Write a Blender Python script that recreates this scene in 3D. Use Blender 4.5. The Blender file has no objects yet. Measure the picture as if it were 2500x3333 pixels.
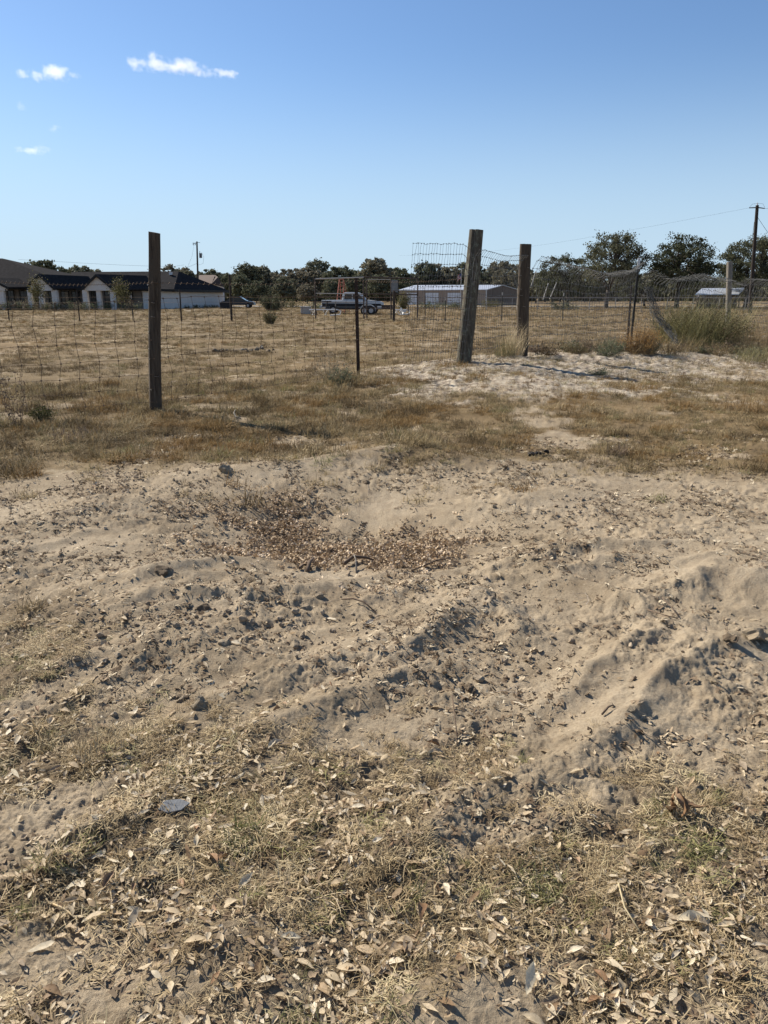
import bpy, math, random
import numpy as np
from mathutils import Vector, Matrix, Euler, Quaternion

# ------------------------------------------------------------------ camera, sky, sun
S = bpy.context.scene
COL = S.collection
F = 2518.0                        # focal length in pixels of the 2500 x 3333 photograph
PITCH = math.atan(701.5 / F)      # the camera looks down by this much
CAMZ = 1.5
cam_data = bpy.data.cameras.new('camera')
cam_data.sensor_fit = 'VERTICAL'
cam_data.sensor_height = 36.0
cam_data.lens = 36.0 * F / 3333.0
cam_data.clip_start = 0.05
cam_data.clip_end = 20000
cam = bpy.data.objects.new('camera', cam_data)
COL.objects.link(cam)
cam.location = (0, 0, CAMZ)
cam.rotation_euler = (math.pi / 2 - PITCH, 0, 0)
S.camera = cam

SUN_EL = math.radians(39)
SUN_H = (-0.80, 0.60)             # towards the sun, on the ground
world = bpy.data.worlds.new('World')
S.world = world
world.use_nodes = True
wn = world.node_tree
for n in list(wn.nodes):
    wn.nodes.remove(n)
sky = wn.nodes.new('ShaderNodeTexSky')
sky.sky_type = 'NISHITA'
sky.sun_disc = False
sky.sun_elevation = SUN_EL
sky.sun_rotation = math.atan2(SUN_H[0], SUN_H[1])
sky.altitude = 100
sky.air_density = 1.0
sky.dust_density = 0.35
sky.ozone_density = 2.6
bg = wn.nodes.new('ShaderNodeBackground')
bg.inputs['Strength'].default_value = 0.070
wo = wn.nodes.new('ShaderNodeOutputWorld')
# pale blue air towards the horizon, the same all the way round
tcw = wn.nodes.new('ShaderNodeTexCoord')
sx = wn.nodes.new('ShaderNodeSeparateXYZ')
wn.links.new(tcw.outputs['Generated'], sx.inputs[0])
mr = wn.nodes.new('ShaderNodeMapRange')
mr.interpolation_type = 'SMOOTHERSTEP'
mr.inputs['From Min'].default_value = -0.02
mr.inputs['From Max'].default_value = 0.30
mr.inputs['To Min'].default_value = 0.85
mr.inputs['To Max'].default_value = 0.0
wn.links.new(sx.outputs['Z'], mr.inputs['Value'])
mxw = wn.nodes.new('ShaderNodeMix')
mxw.data_type = 'RGBA'
mxw.inputs[7].default_value = (4.9, 6.4, 7.9, 1)
wn.links.new(mr.outputs[0], mxw.inputs[0])
tnt = wn.nodes.new('ShaderNodeMix')
tnt.data_type = 'RGBA'
tnt.blend_type = 'MULTIPLY'
tnt.inputs[0].default_value = 1.0
tnt.inputs[7].default_value = (0.86, 0.99, 1.14, 1)
wn.links.new(sky.outputs[0], tnt.inputs[6])
wn.links.new(tnt.outputs[2], mxw.inputs[6])
wn.links.new(mxw.outputs[2], bg.inputs[0])
wn.links.new(bg.outputs[0], wo.inputs[0])

sun_data = bpy.data.lights.new('sun', 'SUN')
sun_data.energy = 5.0
sun_data.angle = math.radians(0.5)
sun_data.color = (1.0, 0.93, 0.82)
sun = bpy.data.objects.new('sun', sun_data)
COL.objects.link(sun)
sun_dir = Vector((SUN_H[0] * math.cos(SUN_EL), SUN_H[1] * math.cos(SUN_EL), math.sin(SUN_EL)))
sun.rotation_euler = sun_dir.to_track_quat('Z', 'Y').to_euler()
sun.location = sun_dir * 60

S.view_settings.view_transform = 'Standard'
S.view_settings.look = 'None'
S.view_settings.exposure = 0.70
S.view_settings.gamma = 1.0
S.view_settings.use_curve_mapping = False
S.render.engine = 'CYCLES'
S.cycles.max_bounces = 6
S.cycles.diffuse_bounces = 3
S.cycles.transparent_max_bounces = 12
S.cycles.volume_bounces = 4

# ------------------------------------------------------------------ helpers
R = np.random.RandomState(11)
random.seed(5)
CT, ST = math.cos(PITCH), math.sin(PITCH)


def ray(u, v):
    a = (u - 1250.0) / F
    b = (1666.5 - v) / F
    return a, CT + b * ST, -ST + b * CT


def at(u, v, D):
    """the point at ground distance D seen at pixel (u, v) of the photograph"""
    x, y, z = ray(u, v)
    k = D / y
    return Vector((x * k, D, CAMZ + z * k))


def gp(u, v, z=0.0):
    """the point of the plane at height z seen at pixel (u, v)"""
    x, y, dz = ray(u, v)
    k = (z - CAMZ) / dz
    return (x * k, y * k)


def _hash(ix, iy, seed):
    h = (ix.astype(np.int64) * 374761393 + iy.astype(np.int64) * 668265263 + seed * 1442695041) & 0xffffffff
    h = ((h ^ (h >> 13)) * 1274126177) & 0xffffffff
    return (h ^ (h >> 16)) & 0xffffffff


def perlin(x, y, seed=0):
    x = np.asarray(x, float)
    y = np.asarray(y, float)
    ix = np.floor(x)
    iy = np.floor(y)
    fx = x - ix
    fy = y - iy
    u = fx * fx * fx * (fx * (fx * 6 - 15) + 10)
    v = fy * fy * fy * (fy * (fy * 6 - 15) + 10)

    def g(dx, dy):
        a = _hash(ix + dx, iy + dy, seed) * (2 * math.pi / 4294967296.0)
        return np.cos(a) * (fx - dx) + np.sin(a) * (fy - dy)
    a = g(0, 0)
    b = g(1, 0)
    c = g(0, 1)
    d = g(1, 1)
    return 1.5 * ((a + u * (b - a)) * (1 - v) + (c + u * (d - c)) * v)


def fbm(x, y, seed=0, octaves=4, gain=0.5, lac=2.03):
    s = 0
    a = 1.0
    for i in range(octaves):
        s = s + a * perlin(x, y, seed + i * 17)
        x = x * lac + 3.1
        y = y * lac - 1.7
        a *= gain
    return s


def sstep(a, b, x):
    t = np.clip((x - a) / (b - a), 0, 1)
    return t * t * (3 - 2 * t)


def new_obj(name, me, mat=None, parent=None):
    o = bpy.data.objects.new(name, me)
    COL.objects.link(o)
    if mat is not None and me is not None and len(me.materials) == 0:
        me.materials.append(mat)
    if parent is not None:
        o.parent = parent
    return o


def tag(o, label=None, cat=None, group=None, kind=None):
    if label:
        o['label'] = label
    if cat:
        o['category'] = cat
    if group:
        o['group'] = group
    if kind:
        o['kind'] = kind
    return o


def thing(name, label, cat, loc=(0, 0, 0), rz=0.0, group=None):
    o = bpy.data.objects.new(name, None)
    COL.objects.link(o)
    o.empty_display_size = 0.2
    o.location = loc
    o.rotation_euler = (0, 0, rz)
    return tag(o, label, cat, group)


class MB:
    """collects verts and faces, links them as one mesh"""

    def __init__(self):
        self.v = []
        self.f = []

    def poly(self, pts):
        b = len(self.v)
        self.v += [tuple(p) for p in pts]
        self.f.append(tuple(range(b, b + len(pts))))

    def box(self, c, s, rot=None):
        b = len(self.v)
        c = Vector(c)
        for dx in (-1, 1):
            for dy in (-1, 1):
                for dz in (-1, 1):
                    p = Vector((dx * s[0] / 2, dy * s[1] / 2, dz * s[2] / 2))
                    if rot is not None:
                        p = rot @ p
                    self.v.append(tuple(c + p))
        for f in ((0, 1, 3, 2), (4, 6, 7, 5), (0, 4, 5, 1), (2, 3, 7, 6), (0, 2, 6, 4), (1, 5, 7, 3)):
            self.f.append(tuple(b + i for i in f))

    def slab(self, pts, d):
        """polygon pts extruded along vector d"""
        b = len(self.v)
        n = len(pts)
        d = Vector(d)
        for p in pts:
            self.v.append(tuple(p))
        for p in pts:
            self.v.append(tuple(Vector(p) + d))
        self.f.append(tuple(b + i for i in range(n)))
        self.f.append(tuple(b + n + i for i in reversed(range(n))))
        for i in range(n):
            j = (i + 1) % n
            self.f.append((b + i, b + n + i, b + n + j, b + j))

    def tube(self, pts, r, n=6, cap=True):
        pts = [Vector(p) for p in pts]
        m = len(pts)
        rr = r if isinstance(r, (list, tuple)) else [r] * m
        b = len(self.v)
        prev = None
        for i, p in enumerate(pts):
            t = pts[min(i + 1, m - 1)] - pts[max(i - 1, 0)]
            if t.length < 1e-9:
                t = Vector((0, 0, 1))
            t.normalize()
            if prev is None:
                a = t.orthogonal().normalized()
            else:
                a = prev - t * prev.dot(t)
                if a.length < 1e-6:
                    a = t.orthogonal()
                a.normalize()
            prev = a
            c = t.cross(a)
            for k in range(n):
                ang = 2 * math.pi * k / n
                self.v.append(tuple(p + (a * math.cos(ang) + c * math.sin(ang)) * rr[i]))
        for i in range(m - 1):
            for k in range(n):
                k2 = (k + 1) % n
                self.f.append((b + i * n + k, b + i * n + k2, b + (i + 1) * n + k2, b + (i + 1) * n + k))
        if cap:
            self.f.append(tuple(b + k for k in reversed(range(n))))
            self.f.append(tuple(b + (m - 1) * n + k for k in range(n)))

    def mesh(self, name, smooth=False):
        me = bpy.data.meshes.new(name)
        me.from_pydata(self.v, [], self.f)
        if smooth:
            me.polygons.foreach_set('use_smooth', [True] * len(me.polygons))
        me.update()
        return me

    def build(self, name, mat, parent=None, smooth=False, loc=None):
        o = new_obj(name, self.mesh(name, smooth), mat, parent)
        if loc is not None:
            o.location = loc
        return o


def np_mesh(name, V, Fq, smooth=False):
    """mesh from numpy verts (n,3) and faces (m,3) or (m,4)"""
    me = bpy.data.meshes.new(name)
    V = np.asarray(V, np.float32)
    Fq = np.asarray(Fq, np.int32)
    m, k = Fq.shape
    me.vertices.add(len(V))
    me.vertices.foreach_set('co', V.ravel())
    me.loops.add(m * k)
    me.loops.foreach_set('vertex_index', Fq.ravel())
    me.polygons.add(m)
    me.polygons.foreach_set('loop_start', np.arange(0, m * k, k, dtype=np.int32))
    if smooth:
        me.polygons.foreach_set('use_smooth', np.ones(m, bool))
    me.update(calc_edges=True)
    return me


# ------------------------------------------------------------------ material helpers
def mat_new(name):
    m = bpy.data.materials.new(name)
    m.use_nodes = True
    nt = m.node_tree
    b = nt.nodes['Principled BSDF']
    b.inputs['Specular IOR Level'].default_value = 0.2
    return m, nt, b


def N(nt, typ, **kw):
    n = nt.nodes.new(typ)
    for k, v in kw.items():
        if k in n.bl_rna.properties:
            setattr(n, k, v)
        else:
            n.inputs[k.replace('_', ' ')].default_value = v
    return n


def ramp(nt, fac, stops):
    r = nt.nodes.new('ShaderNodeValToRGB')
    e = r.color_ramp.elements
    while len(e) < len(stops):
        e.new(0.5)
    for i, (p, c) in enumerate(stops):
        e[i].position = p
        e[i].color = (c[0], c[1], c[2], 1)
    nt.links.new(fac, r.inputs[0])
    return r.outputs[0]


def mix(nt, fac, a, b, mode='MIX'):
    n = nt.nodes.new('ShaderNodeMix')
    n.data_type = 'RGBA'
    n.blend_type = mode
    for s, val in ((n.inputs[0], fac), (n.inputs[6], a), (n.inputs[7], b)):
        if isinstance(val, (int, float)):
            s.default_value = val
        elif isinstance(val, (tuple, list)):
            s.default_value = (val[0], val[1], val[2], 1)
        else:
            nt.links.new(val, s)
    return n.outputs[2]


def coord(nt, kind='Object', scale=(1, 1, 1)):
    tc = nt.nodes.new('ShaderNodeTexCoord')
    mp = nt.nodes.new('ShaderNodeMapping')
    mp.inputs['Scale'].default_value = scale
    nt.links.new(tc.outputs[kind], mp.inputs[0])
    return mp.outputs[0]


def noise(nt, vec, scale, detail=4, rough=0.6, out=0):
    n = nt.nodes.new('ShaderNodeTexNoise')
    n.inputs['Scale'].default_value = scale
    n.inputs['Detail'].default_value = detail
    n.inputs['Roughness'].default_value = rough
    nt.links.new(vec, n.inputs['Vector'])
    return n.outputs[out]


def bump(nt, b, h, strength=0.4, dist=0.01):
    n = nt.nodes.new('ShaderNodeBump')
    n.inputs['Strength'].default_value = strength
    n.inputs['Distance'].default_value = dist
    nt.links.new(h, n.inputs['Height'])
    nt.links.new(n.outputs[0], b.inputs['Normal'])
    return n


def mat_plain(name, col, rough=0.7, metal=0.0, var=0.25, scale=8, bmp=0.15, spec=0.3, dist=0.01):
    m, nt, b = mat_new(name)
    v = coord(nt)
    n = noise(nt, v, scale, 5, 0.65)
    lo = tuple(c * (1 - var) for c in col)
    hi = tuple(min(1, c * (1 + var)) for c in col)
    nt.links.new(ramp(nt, n, [(0.3, lo), (0.7, hi)]), b.inputs['Base Color'])
    b.inputs['Roughness'].default_value = rough
    b.inputs['Metallic'].default_value = metal
    b.inputs['Specular IOR Level'].default_value = spec
    if bmp:
        bump(nt, b, noise(nt, v, scale * 4, 4), bmp, dist)
    return m


def mat_random(name, stops, rough=0.85, trans=0.0, var=0.2, scale=20, bmp=0.0):
    """colour picked per object or instance from a ramp"""
    m, nt, b = mat_new(name)
    oi = nt.nodes.new('ShaderNodeObjectInfo')
    c = ramp(nt, oi.outputs['Random'], stops)
    v = coord(nt)
    n = noise(nt, v, scale, 3)
    dk = ramp(nt, n, [(0.3, (1 - var,) * 3), (0.7, (1 + var,) * 3)])
    c2 = mix(nt, 1.0, c, dk, 'MULTIPLY')
    nt.links.new(c2, b.inputs['Base Color'])
    b.inputs['Roughness'].default_value = rough
    b.inputs['Specular IOR Level'].default_value = 0.15
    if bmp:
        bump(nt, b, noise(nt, v, scale * 3, 3), bmp, 0.003)
    if trans:
        t = nt.nodes.new('ShaderNodeBsdfTranslucent')
        nt.links.new(c2, t.inputs[0])
        ms = nt.nodes.new('ShaderNodeMixShader')
        ms.inputs[0].default_value = trans
        out = nt.nodes['Material Output']
        nt.links.new(b.outputs[0], ms.inputs[1])
        nt.links.new(t.outputs[0], ms.inputs[2])
        nt.links.new(ms.outputs[0], out.inputs[0])
    return m


# ------------------------------------------------------------------ the lie of the land
def P2(*uv):
    return [gp(u, v) for u, v in uv]


# sand ridges pushed up round the dug pit: (polyline, height, half width)
RIDGES = [
    (P2((1745, 2570), (2000, 2400), (2200, 2215), (2330, 2125), (2440, 2090)), .078, .115),
    (P2((1250, 2190), (1440, 2050), (1560, 1965)), .085, .13),
    (P2((1560, 1965), (1640, 2030), (1720, 2090)), .08, .10),
    (P2((1700, 1850), (1850, 1905), (2030, 1975), (2220, 2043)), .09, .12),
    (P2((2110, 1950), (2230, 1915), (2330, 1900), (2440, 1915), (2600, 1950)), .10, .18),
    (P2((1600, 1860), (1777, 1808), (2003, 1795), (2250, 1805), (2500, 1880)), .09, .15),
    (P2((1760, 1880), (2000, 1840), (2300, 1850)), .06, .10),
    (P2((330, 1935), (560, 1885), (850, 1825)), .09, .16),
    (P2((300, 2035), (480, 1972), (700, 1975), (870, 1965), (1050, 1925)), .08, .13),
    (P2((240, 2175), (450, 2165), (560, 2110), (700, 2150), (860, 2170)), .08, .14),
    (P2((640, 2330), (860, 2260), (1090, 2160), (1300, 2080)), .042, .10),
    (P2((890, 2390), (1030, 2330), (1250, 2240), (1450, 2180)), .05, .09),
    (P2((1838, 2280), (1950, 2200), (2080, 2120), (2190, 2058)), .08, .11),
    (P2((500, 3260), (700, 3130), (920, 3050)), .035, .09),
    (P2((0, 2900), (250, 2750), (470, 2690)), .04, .10),
    (P2((1300, 3360), (1450, 3240), (1640, 3180)), .03, .10),
    (P2((1150, 2850), (1400, 2700), (1640, 2560)), .04, .09),
    (P2((150, 1720), (330, 1650), (560, 1640)), .08, .3),
    (P2((700, 1560), (1000, 1530), (1300, 1500), (1640, 1530)), .13, .42),
    (P2((1330, 1640), (1600, 1650), (1900, 1600)), .06, .35),
    (P2((1100, 1480), (1350, 1490)), .08, .25),
]
PIT = gp(1090, 1740, -.1)
# the line of the tall fence on the right: post 2, post 3, T-post, far post
FA = (-0.44, 12.9)
FD = (0.692, 0.722)


def fence_sd(x, y):
    s = (x - FA[0]) * FD[0] + (y - FA[1]) * FD[1]
    d = (x - FA[0]) * FD[1] - (y - FA[1]) * FD[0]
    return s, d


def bank(x, y):
    s, d = fence_sd(x, y)
    g = np.where(d > 0, np.exp(-(d / 2.9) ** 2), np.exp(-(d / 1.5) ** 2))
    return g * sstep(-2.0, 2.2, s) * (1 - sstep(22, 30, s))


def zones(x, y):
    x = np.asarray(x, float)
    y = np.asarray(y, float)
    t = x / np.maximum(y + 0.3, 0.3)
    n = fbm(x * .9, y * .9, 51, 4, .6)
    n2 = fbm(x * 3.1, y * 3.1, 57, 3, .6)
    leaf = 1 - sstep(1.98, 2.62, y - .14 * n - .14 * n2 + .55 * np.clip(t, -.5, .5))
    left = sstep(.30, .44, -t + .05 * n) * (1 - sstep(3.6, 4.6, y + .3 * n))
    leaf = np.maximum(leaf, left * .75)
    a_ = x * .72 - y * .69
    b_ = x * .69 + y * .72
    leaf = leaf * (1 - .85 * sstep(.12, .38, perlin(a_ * 3.4 + .3 * n2, b_ * .9, 73) + .05 * n))
    # bare patches among the litter
    def blob(u, v, ru, rv):
        cx, cy = gp(u, v)
        return np.exp(-(((x - cx) / ru) ** 2 + ((y - cy) / rv) ** 2))
    hole = (blob(200, 3120, .20, .10) + blob(1500, 3260, .17, .07) + blob(150, 2700, .22, .12) +
            .6 * blob(900, 3060, .14, .08) + .8 * blob(480, 3260, .2, .08) + .7 * blob(2250, 3330, .1, .1) + .6 * blob(1480, 2640, .12, .2))
    leaf = leaf * (1 - np.clip(hole * 1.25 + .18 * n2, 0, .92))
    grass = sstep(6.5, 7.5, y + .35 * n - .5 * sstep(.22, .5, np.abs(t)) * -1)
    grass = grass * (1 - .85 * sstep(.30, .62, fbm(x * .8, y * .8, 59, 4, .6)) * (1 - sstep(10, 13, y)))
    s, d = fence_sd(x, y)
    white = sstep(.10, .62, np.exp(-((d - 1.6) / 2.5) ** 2) * sstep(-1.1, .6, s + .4 * n) * (1 - sstep(8, 13, s)) + .30 * n + .28 * n2) * sstep(9.7, 11.6, y + .6 * n - .35*np.clip(x-3, 0, 3)*0)
    return leaf, grass, white


def shavings(x, y):
    def sb(u, v, ru, rv):
        cx, cy = gp(u, v, -.09)
        return np.exp(-(((x - cx) / ru) ** 2 + ((y - cy) / rv) ** 2))
    return (2.5 * sb(1020, 1790, .50, .32) + 1.9 * sb(880, 1690, .32, .50) + 1.9 * sb(1340, 1780, .36, .38) + 1.5 * sb(1150, 1800, .36, .30) +
            .26 * sb(600, 1700, .45, .16) + .25 * sb(330, 1650, .22, .2) + .40 * sb(1180, 1990, .16, .10)) * (.70 + .9 * fbm(x * 2.4, y * 2.4, 451, 4)) * .95


def ridge_height(x, y):
    h = np.zeros_like(x)
    wx = x + .034 * fbm(x * 3.5, y * 3.5, 81, 3)
    wy = y + .045 * fbm(x * 3.5 + 9, y * 3.5, 85, 3)
    for pl, hh, w in RIDGES:
        best = np.full_like(x, 1e9)
        tt = np.zeros_like(x)
        n = len(pl) - 1
        for i in range(n):
            ax, ay = pl[i]
            bx, by = pl[i + 1]
            dx, dy = bx - ax, by - ay
            L = dx * dx + dy * dy
            t = np.clip(((wx - ax) * dx + (wy - ay) * dy) / L, 0, 1)
            d = np.hypot(wx - ax - t * dx, wy - ay - t * dy)
            m = d < best
            best = np.where(m, d, best)
            tt = np.where(m, (i + t) / n, tt)
        q = best / w
        prof = np.where(q < 4, np.exp(-1.25 * (np.sqrt(q * q + .045) - .21)), 0) * np.clip(1.35 - q * .34, 0, 1)
        taper = .55 + .45 * np.sin(np.clip(tt, 0, 1) * math.pi)
        h = h + 1.0 * hh * prof * taper * (1 - .4 * np.minimum(h / .2, 1))
    return h


def hgt(x, y):
    """ground height, all of it"""
    x = np.atleast_1d(np.asarray(x, float))
    y = np.atleast_1d(np.asarray(y, float))
    h = np.zeros_like(x)
    near = (y > -3) & (y < 40) & (np.abs(x) < 30)
    if near.any():
        X = x[near]
        Y = y[near]
        k = 1 - sstep(24, 40, Y)
        hh = .03 * fbm(X * .55, Y * .55, 3, 3) * k
        hh = hh + .33 * bank(X, Y) * (1 + .12 * fbm(X * .8, Y * .8, 33, 3)) + .07 * sstep(7.5, 10.5, Y) * (1 - sstep(11.0, 17, Y))
        leaf, grass, white = zones(X, Y)
        bare = (1 - sstep(6.6, 7.6, Y)) * sstep(1.2, 2.4, Y)
        close = Y < 9
        rh = np.zeros_like(X)
        if close.any():
            xc, yc = X[close], Y[close]
            rr = ridge_height(xc, yc)
            ex = (xc - PIT[0]) / 1.0
            ey = (yc - PIT[1]) / .85
            pit = np.exp(-((ex * ex + ey * ey) ** 1.25))
            rr = rr - .20 * pit * (1 + .2 * fbm(xc * 2, yc * 2, 61, 2))
            # raked furrows running away to the right
            a = xc * .72 - yc * .69
            b = xc * .69 + yc * .72
            fur = 1 - 2 * np.abs(perlin(a * 4.2 + .6 * perlin(b * 2.2, a, 5), b * 1.25, 7))
            mask = sstep(1.0, 2.3, yc) * (1 - sstep(4.2, 6.0, yc))
            rr = rr + .015 * fur * mask
            rh[close] = rr
        hh = hh + rh
        # lumps and trampled crust
        rough = .35 + .65 * sstep(-.25, .35, fbm(X * 1.3, Y * 1.3, 91, 3))
        lump = .5 - np.abs(fbm(X * 4.5, Y * 4.5, 13, 3, .5))
        hh = hh + .020 * lump * rough * k
        hh = hh + .011 * fbm(X * 14, Y * 14, 19, 3, .55) * rough * k
        c2 = Y < 20
        if c2.any():
            xx, yy = X[c2], Y[c2]
            r2 = rough[c2]
            hh[c2] += ((.0045 + .0025 * sstep(2.2, 4, yy)) * (.4 - np.abs(perlin(xx * 38 + .8 * perlin(xx * 9, yy * 9, 77), yy * 38, 29))) + .0036 * perlin(xx * 77, yy * 77, 31) + .0022 * perlin(xx * 155, yy * 155, 35)) * r2 * (1 + 1.6 * (white[c2] > .3) )
            hh[c2] += white[c2] * .05 * (.4 - np.abs(fbm(xx * 2.6, yy * 2.6, 37, 3)))
        h[near] = hh
    far = y > 30
    if far.any():
        h[far] += .06 * fbm(x[far] * .06, y[far] * .06, 41, 2) * sstep(30, 45, y[far])
    return h


def H1(x, y):
    return float(hgt([x], [y])[0])


# ---- one sheet of ground out to the horizon, finest where the camera looks
def axis(pieces):
    out = []
    for a, b, n in pieces:
        out.append(np.linspace(a, b, n, endpoint=False))
    out.append([pieces[-1][1]])
    return np.concatenate(out)


vs = np.linspace(3420, 1300, 600)
Yn = np.array([gp(1250, v)[1] for v in vs])
Yf = np.geomspace(Yn[-1], 60, 170)[1:]
Yff = np.geomspace(60, 9000, 40)[1:]
Yb = -np.geomspace(9000, .6, 26) + .6
Yb2 = np.linspace(0.05, Yn[0], 14, endpoint=False)
YY = np.concatenate([Yb, Yb2, Yn, Yf, Yff])
T = axis([(-30, -3, 12), (-3, -1.35, 40), (-1.35, -.54, 150), (-.54, .54, 620), (.54, 1.35, 150), (1.35, 3, 40), (3, 30, 12)])
W = np.abs(YY) + .35
GX = T[None, :] * W[:, None]
GY = np.repeat(YY[:, None], len(T), 1)
GZ = hgt(GX.ravel(), GY.ravel())
nr, nc = GX.shape
idx = np.arange(nr * nc).reshape(nr, nc)
quads = np.stack([idx[:-1, :-1], idx[:-1, 1:], idx[1:, 1:], idx[1:, :-1]], -1).reshape(-1, 4)
gme = np_mesh('ground', np.stack([GX.ravel(), GY.ravel(), GZ], -1), quads, True)
lf, gr, wh = zones(GX.ravel(), GY.ravel())
ca = gme.color_attributes.new('cover', 'FLOAT_COLOR', 'POINT')
ca.data.foreach_set('color', np.stack([lf, gr, wh, np.where((GY.ravel() > 2.5) & (GY.ravel() < 9), np.clip(shavings(GX.ravel(), GY.ravel()), 0, 1), 0)], -1).astype(np.float32).ravel())

gm, nt, b = mat_new('ground_soil')
geo = nt.nodes.new('ShaderNodeNewGeometry')
pos = geo.outputs['Position']
att = nt.nodes.new('ShaderNodeAttribute')
att.attribute_name = 'cover'
sep = nt.nodes.new('ShaderNodeSeparateColor')
nt.links.new(att.outputs['Color'], sep.inputs[0])
n_big = noise(nt, pos, 1.6, 5, .6)
n_mid = noise(nt, pos, 9, 5, .65)
n_fine = noise(nt, pos, 90, 6, .75)
n_grain = noise(nt, pos, 420, 2, .7)
sand = ramp(nt, n_big, [(0.30, (.27, .213, .142)), (0.5, (.355, .284, .194)), (0.72, (.42, .342, .24))])
crumb = ramp(nt, n_fine, [(0.32, (.62, .58, .54)), (0.5, (1, 1, 1)), (0.7, (1.16, 1.16, 1.16))])
sand = mix(nt, .8, sand, crumb, 'MULTIPLY')
crust = ramp(nt, n_mid, [(0.34, (.72, .69, .66)), (0.55, (1, 1, 1))])
sand = mix(nt, .6, sand, crust, 'MULTIPLY')
thatch = ramp(nt, n_fine, [(0.35, (.07, .05, .031)), (0.55, (.185, .138, .085)), (0.72, (.35, .28, .18))])
n_far = noise(nt, pos, .55, 6, .7)
n_far2 = noise(nt, pos, .10, 3, .5)
field = ramp(nt, n_far, [(0.34, (.10, .07, .035)), (0.5, (.155, .108, .054)), (0.60, (.205, .148, .078)), (0.65, (.40, .33, .235))])
fieldv = ramp(nt, n_far2, [(0.35, (.8, .82, .8)), (0.65, (1.12, 1.05, .95))])
field = mix(nt, .8, field, fieldv, 'MULTIPLY')
white = ramp(nt, n_mid, [(0.36, (.14, .105, .075)), (0.45, (.30, .245, .185)), (0.55, (.41, .345, .255)), (0.68, (.52, .455, .355))])
c = mix(nt, sep.outputs[0], sand, thatch)
gfac = mix(nt, 1.0, sep.outputs[1], (.86, .86, .86), 'MULTIPLY')
c = mix(nt, gfac, c, field)
c = mix(nt, sep.outputs[2], c, white)
c = mix(nt, att.outputs['Alpha'], c, (.20, .145, .092))
nt.links.new(c, b.inputs['Base Color'])
b.inputs['Roughness'].default_value = .95
b.inputs['Specular IOR Level'].default_value = .08
hsum = nt.nodes.new('ShaderNodeMath')
hsum.operation = 'ADD'
nt.links.new(n_fine, hsum.inputs[0])
hm = nt.nodes.new('ShaderNodeMath')
hm.operation = 'MULTIPLY'
hm.inputs[1].default_value = .35
nt.links.new(n_grain, hm.inputs[0])
nt.links.new(hm.outputs[0], hsum.inputs[1])
bump(nt, b, hsum.outputs[0], .75, .012)
ground = new_obj('ground', gme, gm)
tag(ground, kind='structure')

# ------------------------------------------------------------------ scatter by geometry nodes
def scatter(name, protos, P, rot, scl, label, cat, parent=None, idx=None):
    """one object that sets copies of the meshes in protos on the points P"""
    P = np.asarray(P, np.float32)
    n = len(P)
    me = bpy.data.meshes.new(name)
    me.vertices.add(n)
    me.vertices.foreach_set('co', P.ravel())
    a = me.attributes.new('turn', 'FLOAT_VECTOR', 'POINT')
    a.data.foreach_set('vector', np.asarray(rot, np.float32).ravel())
    a = me.attributes.new('size', 'FLOAT', 'POINT')
    a.data.foreach_set('value', np.asarray(scl, np.float32).ravel())
    a = me.attributes.new('pick', 'INT', 'POINT')
    if idx is None:
        idx = R.randint(0, len(protos), n)
    a.data.foreach_set('value', np.asarray(idx, np.int32))
    o = new_obj(name, me, None, parent)
    ng = bpy.data.node_groups.new(name, 'GeometryNodeTree')
    ng.interface.new_socket('Geometry', in_out='INPUT', socket_type='NodeSocketGeometry')
    ng.interface.new_socket('Geometry', in_out='OUTPUT', socket_type='NodeSocketGeometry')
    gi = ng.nodes.new('NodeGroupInput')
    go = ng.nodes.new('NodeGroupOutput')
    col = bpy.data.collections.new(name + '_kinds')
    for i, pm in enumerate(protos):
        po = bpy.data.objects.new('%s_kind_%02d' % (name, i), pm)
        col.objects.link(po)
    ci = ng.nodes.new('GeometryNodeCollectionInfo')
    ci.inputs['Collection'].default_value = col
    ci.inputs['Separate Children'].default_value = True
    ci.inputs['Reset Children'].default_value = True
    ip = ng.nodes.new('GeometryNodeInstanceOnPoints')
    ip.inputs['Pick Instance'].default_value = True

    def nattr(nm, typ):
        x = ng.nodes.new('GeometryNodeInputNamedAttribute')
        x.data_type = typ
        x.inputs['Name'].default_value = nm
        return x.outputs['Attribute']
    e2r = ng.nodes.new('FunctionNodeEulerToRotation')
    ng.links.new(nattr('turn', 'FLOAT_VECTOR'), e2r.inputs[0])
    ng.links.new(gi.outputs[0], ip.inputs['Points'])
    ng.links.new(ci.outputs[0], ip.inputs['Instance'])
    ng.links.new(nattr('pick', 'INT'), ip.inputs['Instance Index'])
    ng.links.new(e2r.outputs[0], ip.inputs['Rotation'])
    ng.links.new(nattr('size', 'FLOAT'), ip.inputs['Scale'])
    ng.links.new(ip.outputs[0], go.inputs[0])
    md = o.modifiers.new('scatter', 'NODES')
    md.node_group = ng
    tag(o, label, cat, kind='stuff')
    return o


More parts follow.
